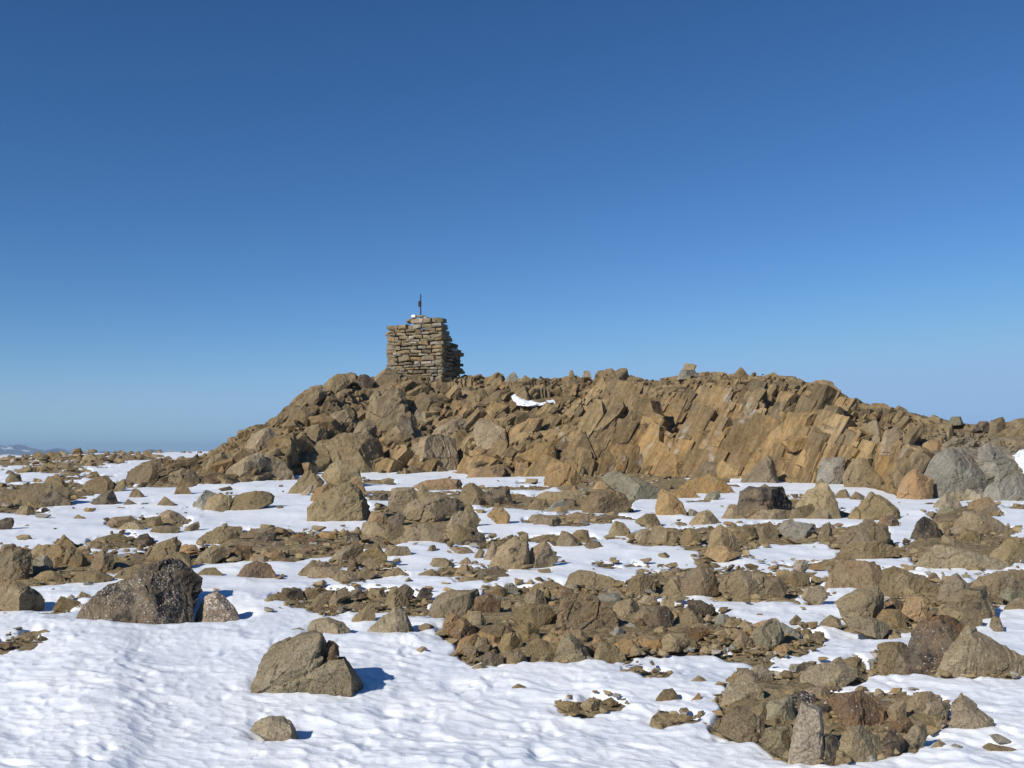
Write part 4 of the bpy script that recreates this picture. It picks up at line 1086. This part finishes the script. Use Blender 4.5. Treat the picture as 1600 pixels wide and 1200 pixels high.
boulder;b;long sloping brown rock right of the rough mound;1372,925 1380,890 1397,884 1430,897 1466,911 1472,919 1440,928 1400,931;T=.7 F=1405,905,0
boulder;c;brown peaked rock behind the big wedge at right;1463,938 1470,910 1495,894 1516,914 1522,928;F=1495,912,0
boulder;b;long brown ridge rock at the right edge, below the ribbed slab;1508,921 1542,896 1575,890 1612,890 1612,924 1560,929;F=1560,905,0
boulder;b;big smooth brown wedge with sharp right edge, right foreground;1473,940 1485,930 1500,920 1540,916 1552,951 1548,965 1500,952;T=.7 x F=1530,925,.0 1543,955,-.02 1500,940,-.02
flat_rock;n;pale green slab with dark tufts by the right edge;1558,932 1575,917 1605,929 1590,940;
boulder;b;brown rock with pointed top cut by the right edge;1568,948 1580,937 1605,931 1612,952;
boulder;c;slab boulder leaning left with smooth lit face, right foreground;1302,940 1324,928 1350,922 1372,914 1384,934,.7 1379,956,.6 1357,970 1324,962;T=.6 F=1345,945,-.03 1374,925,.03 1362,965,-.02
flat_rock;c;flat tan block below the leaning slab boulder;1322,981 1326,962 1369,965 1396,979 1375,992;F=1355,975,0
boulder;b;rounded speckled boulder right of the leaning slab;1367,966 1378,951 1407,952 1415,973 1397,981;T=.9 F=1392,964,-.03
stone;r;brown stone behind the rounded speckled boulder;1382,950 1391,934 1411,939 1413,956;
boulder;o;orange brown split block right of the rounded boulder;1408,957 1416,931 1438,930 1461,957 1445,969;F=1425,945,0 1444,952,0
flat_rock;t;pale tan slab under the big smooth wedge;1462,962 1467,943 1508,952 1535,963 1531,978 1502,975;F=1500,962,0
stone;b;brown stone at the right end of the pale tan slab;1544,978 1549,961 1562,965 1570,987;
boulder;q;large dark rust stained boulder, lichen on top, right foreground;1408,1049 1414,1010 1421,990 1438,968 1476,957 1495,961 1516,978 1512,1008 1472,1044 1455,1050;T=.7 F=1462,985,-.02 1480,1010,-.04 1440,1020,-.02
boulder;c;smooth tan face joined right of the rust stained boulder;1462,1050 1478,1018 1513,977 1543,994 1610,1031 1610,1052 1543,1055;T=.5 x F=1520,1000,-.02 1500,1030,-.06 1560,1030,-.02
boulder;b;rough brown rock at the left foot of the rust boulder;1370,1049 1372,1007 1388,1002 1421,1002 1428,1049;T=.7 F=1398,1022,0
boulder;c;coarse grainy grey boulder above the front right patch;1248,1058 1262,1043 1280,1036 1305,1033 1338,1044 1340,1058 1299,1076 1262,1073;T=.7 F=1300,1052,0
stone;b;small brown stone left of the rough rock by the rust boulder;1308,1045 1314,1031 1330,1026 1348,1029 1340,1049;
boulder;c;rounded tan boulder at the left of the front right patch;1124,1098 1136,1073 1152,1061 1177,1062 1194,1076 1191,1092 1158,1101;F=1160,1078,0
boulder;n;rounded grey green boulder in the front right patch;1188,1117 1203,1095 1234,1088 1246,1105 1242,1127 1206,1130;T=.9 F=1222,1105,-.03
boulder;p;upright pinkish granite block in the front right patch;1232,1180 1242,1130 1253,1094 1284,1107 1286,1184 1263,1189;T=.75 x F=1280,1112,-.02 1282,1182,-.06 1250,1150,-.06 1254,1100,.0
flat_rock;d;dark slab standing right of the upright pinkish block;1285,1184 1287,1149 1301,1142 1313,1151 1302,1188;T=.8 F=1296,1160,0
boulder;k;low brown rock at the left tip of the front right patch;1110,1136 1133,1111 1165,1104 1192,1124 1193,1155 1155,1149;T=.8 F=1155,1125,0 1170,1145,-.03
boulder;k;low rock left of the upright pinkish block;1186,1156 1196,1136 1234,1135 1238,1178 1218,1172;F=1215,1150,0
stone;b;dark stone between the rounded boulders of the front right patch;1165,1114 1190,1097 1204,1110 1197,1129 1171,1127;
flat_rock;l;dark lichen stone at the top of the front right patch;1216,1094 1253,1079 1276,1085 1268,1102;
boulder;r;large reddish brown sloping rock in the front right patch;1284,1090 1300,1080 1346,1077 1375,1097 1393,1117 1390,1139 1343,1130 1305,1115;T=.8 F=1335,1100,0 1370,1120,0
boulder;c;big rounded pale boulder at the front of the right patch;1300,1187 1312,1152 1321,1136 1346,1132 1380,1149 1387,1181 1343,1186;T=.8 F=1345,1155,-.04
boulder;d;black lichen covered boulder at the right of the front patch;1376,1155 1397,1135 1418,1159 1409,1177 1388,1182;T=.9 F=1398,1155,-.03
boulder;b;rounded brown boulder at back right of the front patch;1413,1120 1419,1095 1432,1082 1454,1080 1472,1092 1466,1111 1438,1123;F=1445,1098,0
boulder;c;speckled round boulder at the far right of the front patch;1436,1120 1445,1098 1473,1094 1484,1105 1475,1127;T=.9 F=1462,1108,-.02
boulder;b;brown boulder left of the rounded one, back of front patch;1386,1112 1392,1100 1413,1094 1418,1127 1399,1133;F=1404,1112,0
boulder;b;low brown rock at the right edge of the front patch;1410,1175 1416,1136 1448,1129 1451,1143 1437,1168;F=1432,1148,0
boulder;c;smooth shark fin shaped boulder standing in the right snow;1484,1128 1487,1098 1501,1080 1520,1097 1551,1124 1548,1139 1498,1137;T=.7 x F=1505,1100,.0 1515,1125,-.03 1540,1130,.0
stone;b;small brown stone on snow in front of the right patch;1453,1168 1467,1155 1480,1163 1477,1172;
stone;t;small pale stone between the fin boulder and the patch;1459,1139 1470,1124 1482,1130;
flat_rock;b;flat brown stone half buried in the lower right snow;1532,1167 1546,1161 1574,1167 1600,1174 1560,1175;
stone;g;flat grey stone beside the small brown one, lower right;1482,1167 1492,1161 1506,1167 1490,1172;
flat_rock;g;thin grey stone half buried above the flat brown one, lower right;1544,1148 1558,1146 1582,1158 1560,1158;
stone;b;first flat stone of the short dark line in the front snow;865,1103 880,1095 905,1097 911,1109 890,1111;
stone;b;middle stone of the short dark line in the front snow;904,1103 922,1090 940,1093 946,1102 920,1109;
stone;b;last small stone of the short dark line in the front snow;939,1096 955,1089 967,1098 950,1103;
stone;b;rounded brown stone alone on snow left of front right patch;1024,1091 1036,1078 1051,1075 1062,1090 1045,1096;
flat_rock;b;long flat reddish stone on the front snow, center right;1025,1126 1031,1115 1055,1115 1093,1121 1064,1127;
stone;o;small brown stone with lighter tip near front right patch;1079,1095 1092,1082 1101,1095;
stone;b;low brown stone on snow above the front right patch;1078,1065 1092,1054 1106,1064;
flat_rock;b;thin flat brown stone alone in the front center snow;798,1075 809,1068 823,1073 810,1078;
flat_rock;b;flat dark stone just below the central rubble on snow;974,1047 995,1042 1012,1049;
stone;b;little flat stone below the left tip of the rubble;736,1043 750,1036 763,1039 748,1045;
stone;t;tiny tan pebble stone alone on snow right of the notched boulder;649,1015 660,1009 669,1013 660,1019;
stone;r;small red brown shard sticking up in the lower left snow;166,1160 172,1152 181,1147 181,1152 172,1162;
stone;r;small dark stone in the snow hole at the left edge;-6,1009 4,1002 18,1003 22,1009 8,1012;
flat_rock;b;thin dark stone on snow at left above the drift;94,1001 104,996 112,996 108,1000;
stone;b;brown stone alone on snow right of the central rubble;1233,971 1244,960 1254,967 1245,973;
stone;b;low brown stone left of the leaning slab, on snow;1280,973 1297,960 1314,967 1313,977;
stone;b;small humped stone on the snow below the tent rock;1183,764 1195,755 1208,765 1195,769;
boulder;t;big tan slab leaning on the cliff foot, right of center;1158,750 1177,730 1200,711 1212,720 1219,753 1177,754;F=1198,732,0
boulder;o;striped orange buttress at cliff foot left of the leaning slab;1024,740 1040,720 1055,709 1080,711 1092,733 1080,743;k F=1058,724,0
boulder;b;rough brown boulder on the snow line under the cliff;1082,743 1100,720 1118,722 1138,735 1146,746;F=1108,732,0
boulder;o;orange brown cube at the foot of the cliff by the grey boulders;1402,765 1415,740 1431,732 1459,750 1454,778 1437,777;T=.8 F=1432,748,.0 1438,774,-.02
boulder;g;big grey layered boulder at the foot of the cliff, right;1438,744 1456,715 1478,699 1505,698 1523,712 1532,731 1554,751 1538,766 1532,776 1465,770 1456,757;k T=.6 F=1490,725,.0 1530,750,.0 1480,760,-.04
boulder;g;grey pointed boulder leaning behind the big grey layered one;1524,720 1528,699 1550,689 1566,694 1578,713 1592,738 1577,750 1555,754 1543,744;k T=.6 F=1556,715,0
boulder;g;grey cracked rock mass low at the right edge;1532,777 1539,760 1555,752 1580,745 1612,742 1612,784 1560,785;k T=.6 F=1570,765,-.03
boulder;o;brown block between the striped wall and the grey boulder;1418,733 1431,708 1459,706 1443,740;k F=1440,720,0
boulder;t;pale flat faced block in the upper right of the cliff;1345,691 1348,661 1370,651 1378,666 1374,699 1352,697;k T=.6 F=1358,675,0 1372,680,.0
boulder;t;striped upright block right of the pale flat faced one;1374,700 1380,672 1406,665 1413,686 1403,708;k T=.6 F=1395,685,0
boulder;g;grey square block at the bottom of the right cliff;1272,754 1280,715 1323,714 1318,740 1310,757;k T=.5 F=1300,735,0
boulder;t;large striped tan block at the bottom of the right cliff;1315,742 1325,722 1345,716 1366,723 1387,738 1390,756 1366,764 1321,755;k T=.5 F=1350,742,-.02
boulder;o;brown overhanging block above the big grey boulder;1440,705 1440,692 1474,683 1480,697 1449,706;k F=1460,694,0
boulder;n;greenish rock on the right skyline, first from the dip;1479,662 1487,651 1501,650 1505,661;k T=.9
boulder;d;dark grey boulder on the right skyline;1518,672 1530,658 1544,658 1548,672;k T=.9
boulder;b;tall brown skyline block near the right edge;1544,678 1548,657 1568,651 1575,680;k T=.8 F=1562,665,0
boulder;b;brown slanted skyline block cut by the right edge;1571,682 1580,657 1612,650 1612,690;k T=.8
boulder;b;round brown knob on the right slope of the skyline;1392,643 1404,633 1417,640 1420,650;k T=.9
boulder;b;rough brown knob on the skyline right of the dip;1446,656 1458,647 1474,655 1470,660;k T=.9
boulder;g;grey rounded rock under the small perched stone on skyline;1058,590 1063,580 1069,574 1085,574 1093,588;k T=.9
stone;t;small flat stone perched on the grey skyline rock;1067,575 1070,567 1080,568 1089,571 1084,576 1073,576;k T=.9 Y=37.6
boulder;b;brown pyramid on the skyline right of the perched stone;1143,589 1157,573 1173,589;k T=.9
boulder;g;grey pyramid on the skyline right of the cairn;788,593 803,580 813,594;k T=.9
boulder;b;low rounded rock next to the grey skyline pyramid;811,594 820,586 836,596;k T=.9
stone;b;slim upright stone on the skyline, center;888,589 890,579 894,578 899,589;k T=.9
stone;p;pale round stone on the skyline, center;909,589 911,580 916,578 922,580 924,589;k T=.9
boulder;t;smooth tan dome on the left skyline of the hill;468,628 485,604 502,601 512,616 490,628;k T=.9 F=490,614,0
boulder;b;broad brown dome highest on the left skyline;508,602 514,592 524,585 542,583 549,600 524,608;k T=.9 F=528,594,0
stone;b;small upright block between two skyline domes at left;541,596 548,583 556,583 560,596;k T=.9
boulder;d;dark round boulder on the skyline left of the cairn;556,600 562,585 575,584 587,597 572,608;k T=.9 F=570,594,0
boulder;t;large tan rock under the left corner of the cairn;583,597 592,584 605,574 622,577 628,596 600,606;k T=.9 F=606,588,0
boulder;t;big vertically cracked block on the hill below the cairn;570,664 577,617 600,606 630,609 639,635 632,669 590,659;k T=.6 F=600,632,0 625,630,.02
boulder;b;tan rounded block left of the vertically cracked one on hill;508,666 515,647 540,639 552,657 536,669;k F=530,652,0
boulder;d;dark grey rock in the gully right of the cracked block;618,676 624,648 640,640 652,655 652,675;k F=636,658,0
boulder;b;brown boulder in the gully above the dark grey rock;640,640 655,618 680,614 688,630 670,644;k F=664,628,0
boulder;b;brown block high on the hill below the cairn's right side;724,630 735,612 755,606 768,622 750,634;k F=746,618,0
flat_rock;b;flat brown slab just above the snow patch on the hill;752,626 775,610 798,608 803,622 785,628;k F=780,616,0
boulder;o;tan block above the right end of the hill snow patch;808,618 818,602 829,602 832,614 822,620;k
boulder;o;brown block on the upper hill right of the snow patch;830,616 835,602 850,600 858,612 846,618;k
boulder;b;cracked rock on the left slope of the hill, half way up;445,660 455,640 475,632 490,645 480,664;k F=466,646,0
boulder;t;tan sloping rock on the lower left slope of the hill;380,698 395,675 420,668 440,682 425,702;k F=408,684,0
boulder;b;brown rock mass low on the left slope of the hill;318,738 330,712 352,704 362,722 350,742;k F=340,722,0
boulder;b;tan rock in the left middle of the hill face;465,690 478,668 500,662 515,676 500,692;k F=488,676,0
boulder;b;dark brown block above the slanting dark slab;548,680 560,660 585,654 592,672 578,684;k F=570,668,0
"""
# ------------------------------------------------------------------ rocks
def parse():
    out = []
    for ln in ROCKS.strip().splitlines():
        kind, mat, label, ol, op = ln.split(";")
        raw = [w.split(',') for w in ol.split()]
        d = dict(kind=kind, mat=mat, label=label, ol=np.array([[float(w[0]), float(w[1])] for w in raw]), dz=[float(w[2]) if len(w) > 2 else None for w in raw], cut=True, T=0.75, F=None, k=False, Y=None, group=None)
        toks = op.split()
        i = 0
        while i < len(toks):
            w = toks[i]
            if w == "k": d["k"] = True
            elif w == "x": d["cut"] = False
            elif w.startswith("T="): d["T"] = float(w[2:])
            elif w.startswith("Y="): d["Y"] = float(w[2:])
            elif w.startswith("F="):
                fs = [w[2:]]
                while i + 1 < len(toks) and toks[i + 1][0] in "-0123456789": i += 1; fs.append(toks[i])
                d["F"] = [[float(c) for c in f.split(",")] for f in fs]
            i += 1
        out.append(d)
    return out

def hull_rock(points, edge, seed, size, rough=1.0, cuts=True):
    """convex hull of the points, cut fine, edges worn, surface chipped and cracked"""
    bm = bmesh.new()
    vs = [bm.verts.new(p) for p in points]
    r = bmesh.ops.convex_hull(bm, input=vs)
    junk = {v for v in list(r["geom_interior"]) + list(r["geom_unused"]) if isinstance(v, bmesh.types.BMVert)}
    junk |= {v for v in bm.verts if not v.link_faces}
    bmesh.ops.delete(bm, geom=list(junk), context='VERTS')
    rng = random.Random(seed * 13 + 3)
    for k in range(rng.randint(2, 4) if cuts else 0):             # broken faces: planes that shear off corners
        az = math.radians(rng.uniform(-62, 62)); el = math.radians(rng.uniform(-5, 38))
        n = Vector((math.sin(az) * math.cos(el), -math.cos(az) * math.cos(el), math.sin(el)))
        ds = [v.co.dot(n) for v in bm.verts]
        hi, lo = max(ds), min(ds)
        fr = rng.uniform(0.03, 0.07) + rng.uniform(0.04, 0.17) * max(0.0, -n.y) ** 2
        r = bmesh.ops.bisect_plane(bm, geom=list(bm.verts) + list(bm.edges) + list(bm.faces), plane_co=n * (hi - fr * (hi - lo)), plane_no=n, clear_outer=True)
        cut = [g for g in r["geom_cut"] if isinstance(g, bmesh.types.BMEdge)]
        if cut: bmesh.ops.holes_fill(bm, edges=cut)
    bmesh.ops.triangulate(bm, faces=[f for f in bm.faces if len(f.verts) > 3])
    bmesh.ops.recalc_face_normals(bm, faces=bm.faces)
    for it in range(9):
        es = [e for e in bm.edges if e.calc_length() > edge * 1.5]
        if not es or len(bm.verts) > 14000: break
        bmesh.ops.subdivide_edges(bm, edges=es, cuts=1, smooth=0)
        bmesh.ops.triangulate(bm, faces=[f for f in bm.faces if len(f.verts) > 3])
    worn = 0 if size / edge < 60 else 1
    for _ in range(worn):
        bmesh.ops.smooth_vert(bm, verts=bm.verts, factor=0.5, use_axis_x=True, use_axis_y=True, use_axis_z=True)
    bm.normal_update()
    V = np.array([v.co[:] for v in bm.verts]); N = np.array([v.normal[:] for v in bm.verts])
    o = np.array([seed * 3.7 % 50, seed * 1.9 % 50, seed * 2.3 % 50])
    q = V / size
    th = seed * 1.3; c, s = math.cos(th), math.sin(th)
    R = np.array([[c, 0, s], [0, 1, 0], [-s, 0, c]])
    q2 = q @ R * np.array([1.0, 1.0, 2.3])
    d = 0.011 * blocks(q * 1.8 + o, seed, 4.0, 0.5, 0.6, 0.04) + 0.005 * blocks(q2 * 4.2 + o, seed + 5, 3.6, 0.6, 0.6, 0.07)
    d = d + 0.005 * fbm(q * 2.2 + o, 2, seed + 9) + 0.004 * fbm(q * 14 + o, 3, seed + 11)
    if size / edge > 30: d = d + 0.0025 * blocks(q2 * 11 + o, seed + 7, 3.0, 0.8, 0.5, 0.1)
    V = V + N * (d * size * rough)[:, None]
    for v, p in zip(bm.verts, V): v.co = p
    return bm

def make_rock(d, seed):
    ol = d["ol"]; rng = random.Random(seed * 7 + 1)
    x0, x1, y0, y1 = ol[:, 0].min(), ol[:, 0].max(), ol[:, 1].min(), ol[:, 1].max()
    cx = (x0 + x1) / 2; h = y1 - y0; w = x1 - x0
    if d["Y"]: Y0 = d["Y"]
    elif d["k"]: Y0 = knoll_y(cx, y0 * 0.35 + y1 * 0.65) - 0.30
    else: Y0 = float(y_of(y1))
    mpp = Y0 / F
    T = d["T"] * max(min(w, h * 2.2), h * 0.8) * mpp
    P = []
    lean = rng.uniform(0.22, 0.48)
    for (px, py), dz in zip(ol, d.get('dz') or [None] * len(ol)):
        hf = (y1 - py) / h
        side = (px - cx) / (w / 2)
        dd = 0.06 + lean * hf + (0.24 * max(side, 0) + 0.05 * max(-side, 0)) * (0.5 + 0.5 * hf)
        if dz is not None: dd = dz
        P.append(at(px, py, Y0 + dd * T))
        bx = cx + (px - cx) * 0.72; by = y1 - (y1 - py) * 0.82
        if rng.random() < 0.6: P.append(at(bx, by, Y0 + T * (0.85 + 0.15 * rng.random())))
        if hf < 0.3:
            P.append(at(cx + (px - cx) * 1.12, py, Y0 + dd * T) - np.array([0, 0.04 * T, 0.25 * h * mpp]))
            P.append(at(bx, by, Y0 + T) - np.array([0, 0, 0.35 * h * mpp]))
    Fp = d["F"] or [[cx - 0.12 * w + rng.uniform(-.08, .08) * w, y1 - h * rng.uniform(.3, .45), 0.0],
                    [cx + 0.20 * w + rng.uniform(-.06, .06) * w, y1 - h * rng.uniform(.45, .6), 0.06]]
    for f in Fp:
        P.append(at(f[0], f[1], Y0 + f[2] * T))
    P.append(at(cx + rng.uniform(-.1, .1) * w, y1 + 0.05 * h, Y0 - 0.03 * T))
    P = np.array(P)
    org = np.array([P[:, 0].mean(), P[:, 1].mean(), at(cx, y1, Y0)[2]])
    size = math.sqrt(w * h) * mpp
    edge = max(2.5 * mpp, size / 80)
    bm = hull_rock(P - org, edge, seed, size, cuts=d.get('cut', True))
    if d["kind"] == "JOIN":                                       # second half of the boulder just built
        o = LAST[0]
        bmesh.ops.translate(bm, verts=bm.verts, vec=Vector(org) - o.location)
        bm.from_mesh(o.data); bm.to_mesh(o.data); bm.free()
        return o
    me = bpy.data.meshes.new(d["kind"]); bm.to_mesh(me); bm.free()
    me.materials.append(M[d["mat"]])
    o = link(bpy.data.objects.new(d["kind"], me))
    o.location = org
    if d["label"]: tag(o, d["label"], d["kind"].replace("_", " "), d["group"])
    LAST[:] = [o]
    return o
LAST = []

DATA = parse()
for d in DATA:                                                   # wind scoops round the bigger boulders in the snow
    if d["k"] or d["kind"] == "JOIN": continue
    ol = d["ol"]; w = np.ptp(ol[:, 0]); y1 = ol[:, 1].max()
    if w > 45 and y1 > 930 and d["Y"] is None:
        Y0 = float(y_of(y1)); mw = w * Y0 / F
        MOATS.append(((ol[:, 0].mean() - 800) / F * Y0 + 0.06 * mw, Y0 + 0.40 * mw, 0.66 * mw, min(0.08, 0.11 * mw)))

# stones scattered over the bare ground: (label, group, polygon, count, size range in px, materials)
FILL = [
 ("small brown stone packed among the boulders of the central rubble", "small stones of the central rubble", 0, 70, (20, 46), "bbbtrgo"),
 ("small stone filling gaps in the front right boulder patch", "small stones of the front right patch", 1, 38, (22, 52), "cbbrdt"),
 ("small brown stone in the rubble band behind the big lichen boulder", "stones of the left rubble band", 2, 70, (14, 32), "bbbdro"),
 ("small stone in the brown row above the central rubble", "stones of the row above the central rubble", 3, 20, (12, 26), "bbt"),
 ("small stone among the long brown rocks at the right edge rows", "stones of the right edge rows", 4, 18, (14, 34), "bb"),
 ("small stone in the long right row of boulders below the cliff", "stones of the long right row", 5, 20, (10, 22), "bbt"),
]
def random_outline(rng, px, py, w, h):
    """broken stone seen from the side: wedge, plate or block"""
    k = rng.random(); f = rng.choice((-1, 1)); u = rng.uniform
    if k < 0.38: q = [(-.5, 0), (-.5 + u(0, .12), .35 * u(.6, 1.4)), (u(-.25, .05), 1), (u(.1, .3), u(.55, .85)), (.5, u(.0, .2))]
    elif k < 0.72: q = [(-.5, 0), (-.48 + u(0, .1), u(.35, .7)), (-.3 + u(-.1, .1), u(.6, .85)), (.25 + u(-.1, .1), 1), (.5, u(.3, .6)), (.48, 0)]
    else: q = [(-.5, 0), (-.46, u(.5, .9)), (u(-.3, -.1), 1), (u(.2, .36), u(.8, 1)), (.5, u(.1, .5)), (.46, 0)]
    out = [[px + f * a * w, py - b * h] for a, b in q]
    out.append([px + u(-.2, .2) * w, py + h * 0.10])
    return np.array(out)

def fill_stones():
    rng = random.Random(99)
    seed = 1000
    for (label, group, pi, n, (s0, s1), mats) in FILL:
        poly = BARE[pi]; lo, hi = poly.min(0), poly.max(0)
        spots = [(d["ol"][:, 0].mean(), d["ol"][:, 1].max(), np.ptp(d["ol"][:, 0])) for d in DATA]
        done = tries = 0
        while done < n and tries < 4000:
            tries += 1
            px, py = rng.uniform(lo[0], hi[0]), rng.uniform(lo[1], hi[1])
            if not (0 < px < 1600) or poly_sd(np.array([px]), np.array([py]), poly)[0] < 2: continue
            if any(abs(px - a) < w * 0.42 and -4 < py - b + 5 < 12 for a, b, w in spots): continue
            w = s0 * 0.8 + (s1 * 1.15 - s0 * 0.8) * rng.random() ** 1.7; h = w * rng.uniform(0.26, 0.62)
            spots.append((px, py, w))
            seed += 1; done += 1
            make_rock(dict(kind="stone", mat=rng.choice(mats), label=label, ol=random_outline(rng, px, py, w, h), T=0.9, F=None, k=False, Y=None, group=group), seed)

def rubble():
    """the small broken stones past counting that fill the gaps of the rubble"""
    rng = random.Random(31); seed = 5000; objs = []
    for pi, n, s0, s1 in ((0, 190, 10, 22), (1, 110, 11, 24), (2, 70, 8, 18), (3, 26, 9, 18), (4, 20, 9, 20), (5, 26, 7, 15), (8, 14, 7, 15), (9, 26, 6, 13), (10, 14, 8, 18), (6, 14, 8, 18), (7, 14, 7, 13), (12, 18, 6, 13), (15, 16, 7, 14), (11, 16, 8, 16), (16, 34, 5, 12), (17, 12, 5, 10), (18, 40, 4, 11), (23, 16, 6, 12), (20, 14, 8, 16), (21, 12, 7, 14), (19, 20, 6, 13), (25, 14, 7, 13)):
        poly = BARE[pi]; lo, hi = poly.min(0), poly.max(0); done = tries = 0
        while done < n and tries < 3000:
            tries += 1
            px, py = rng.uniform(lo[0], hi[0]), rng.uniform(lo[1], hi[1])
            if not (-20 < px < 1620) or poly_sd(np.array([px]), np.array([py]), poly)[0] < -3: continue
            w = s0 + (s1 - s0) * rng.random() ** 1.6
            seed += 1; done += 1
            objs.append(make_rock(dict(kind="rubble", mat="b", label=None, ol=random_outline(rng, px, py, w, w * rng.uniform(.28, .62)), T=0.9, F=None, k=False, Y=None, group=None), seed))
    VV, FF, TT = [], [], []; n0 = 0
    for o in objs:
        me = o.data; v = np.empty(len(me.vertices) * 3, np.float32); me.vertices.foreach_get("co", v)
        f = np.empty(len(me.loops), np.int32); me.loops.foreach_get("vertex_index", f)
        VV.append(v.reshape(-1, 3) + np.array(o.location)); FF.append(f.reshape(-1, 3) + n0); n0 += len(v) // 3
        TT.append(np.full(len(v) // 3, rng.random()))
        bpy.data.objects.remove(o); bpy.data.meshes.remove(me)
    me = mesh_of("rubble", np.concatenate(VV), np.concatenate(FF), M['gravel'])
    col_attr(me, "tone", np.concatenate(TT))
    tag(link(bpy.data.objects.new("rubble", me)), "loose broken brown stones filling the gaps between the boulders", "rubble", kind="stuff")

def far_stones():
    """the low broken outcrops on the far left of the plateau"""
    rng = random.Random(5); seed = 3000
    lines = [("8,717 60,714 110,711", 8, 12), ("100,708 180,706 260,705 310,708", 12, 8), ("20,741 80,731 140,720", 9, 13), ("130,718 210,716 245,709", 8, 11), ("78,750 110,738 140,728", 6, 10), ("250,715 310,722", 5, 13)]
    labels = ["small stone in the topmost broken outcrop line at the far left edge", "small brown stone on the far left horizon of the plateau", "stone in the slanting outcrop line above the left snow field",
              "stone in the broken ledge left of the hill, under the horizon", "stone in the short slanting line in the far left snow", "brown stone on the plateau just left of the hill's toe"]
    for (ln, n, s), lb in zip(lines, labels):
        p = pts(ln); tt = np.linspace(0, len(p) - 1, n)
        for t in tt:
            px = np.interp(t, range(len(p)), p[:, 0]) + rng.uniform(-5, 5); py = np.interp(t, range(len(p)), p[:, 1]) + rng.uniform(-2, 2)
            w = s * rng.uniform(.6, 2.2); seed += 1
            make_rock(dict(kind="stone", mat=rng.choice("bbbdt"), label=lb, ol=random_outline(rng, px, py, w, w * rng.uniform(.2, .45)), T=0.9, F=None, k=False, Y=None, group=lb.replace("stone", "stones", 1)), seed)

def gravel():
    """the loose small stuff nobody could count"""
    rng = np.random.default_rng(8); R = random.Random(8)
    protos = []
    for k in range(14):
        bm = bmesh.new()
        vs = [bm.verts.new(Vector((R.gauss(0, 1), R.gauss(0, 1), R.gauss(0, 1))).normalized() * R.uniform(.75, 1.1)) for _ in range(11)]
        bmesh.ops.convex_hull(bm, input=vs)
        bmesh.ops.delete(bm, geom=[v for v in bm.verts if not v.link_faces], context='VERTS')
        bmesh.ops.triangulate(bm, faces=bm.faces)
        bm.verts.index_update()
        protos.append((np.array([v.co[:] for v in bm.verts]), np.array([[v.index for v in f.verts] for f in bm.faces])))
        bm.free()
    VV, FF, TT = [], [], []; n0 = 0
    m = 100000
    py = 1200 - 494 * rng.uniform(0, 1, m); px = rng.uniform(-40, 1640, m)
    Y = y_of(py); X = (px - 800) / F * Y
    bare = bare_mask(X, Y); zb = base_height(X, Y)
    g1, g2 = rng.uniform(0, 1, m), rng.lognormal(0.85, 0.6, m)
    # thick on the bare ground, thinning out over its edges and in loose scatters on the snow
    ok = (bare > 2) & (g1 < 0.40) | (bare > -9) & (g1 < 0.10) | (g1 < 0.007) & (py > 730) & (py < 960)
    for k in np.where(ok)[0]:
        mpp = Y[k] / F
        on_snow = bare[k] < 0
        s = mpp * float(np.clip(g2[k] * (1.8 if on_snow else 1.0), 0.9, 11.0))
        v, f = protos[rng.integers(14)]
        a = rng.uniform(0, 6.28); c, sn = math.cos(a), math.sin(a)
        w = v * np.array([1.35, 0.9, 0.6]) * s
        w = np.stack([c * w[:, 0] - sn * w[:, 1], sn * w[:, 0] + c * w[:, 1], w[:, 2]], 1)
        VV.append(w + np.array([X[k], Y[k], zb[k] + (0.25 * s if not on_snow else 0.012 + 0.22 * s)])); FF.append(f + n0); n0 += len(v)
        TT.append(np.full(len(v), rng.random()))
    t = NT("gravel"); M["gravel"] = t.m
    at_ = t.add("ShaderNodeAttribute", attribute_name="tone").outputs["Fac"]
    tc = t.add("ShaderNodeTexCoord")
    c = t.ramp(at_, [(0.0, (0.14, 0.105, 0.06)), (0.35, (0.235, 0.18, 0.10)), (0.7, (0.30, 0.232, 0.134)), (0.85, (0.29, 0.19, 0.088)), (0.93, (0.24, 0.23, 0.195)), (1.0, (0.38, 0.34, 0.28))])
    c = t.mix(0.5, c, t.ramp(t.noise(tc.outputs["Object"], 60, 4, 0.7), [(0.35, 0.4), (0.65, 1.5)]), 'MULTIPLY')
    t.l.new(c, t.b.inputs["Base Color"]); t.b.inputs["Roughness"].default_value = 0.95; t.b.inputs["Specular IOR Level"].default_value = 0.1
    me = mesh_of("gravel", np.concatenate(VV), np.concatenate(FF), t.m)
    col_attr(me, "tone", np.concatenate(TT))
    tag(link(bpy.data.objects.new("gravel", me)), "loose brown gravel and pebbles on the snow free ground between boulders", "gravel", kind="stuff")

# ------------------------------------------------------------------ build everything
import time as _t
_t0 = _t.time()
PATCHES = ("798,619 806,617 814,622 822,627 845,628 864,626 868,630 850,633 828,634 808,632", "1582,712 1600,702 1660,690 1660,748 1602,743")
for o_ in [d['ol'] for d in DATA if d['k']] + [pts(s) for s in PATCHES]:
    KROCKS.append((o_, o_.min(0) - 4, o_.max(0) + 4))
build_terrain(); print("terrain", _t.time() - _t0)
build_knoll(); print("knoll", _t.time() - _t0)
for s in PATCHES:
    snow_bank(s)
build_mountains()
build_cairn(); print("cairn", _t.time() - _t0)
for i, d in enumerate(DATA):
    make_rock(d, i + 1)
print("rocks", _t.time() - _t0)
fill_stones(); far_stones(); print("fill", _t.time() - _t0)
gravel(); rubble(); print("gravel", _t.time() - _t0)
build_haze()
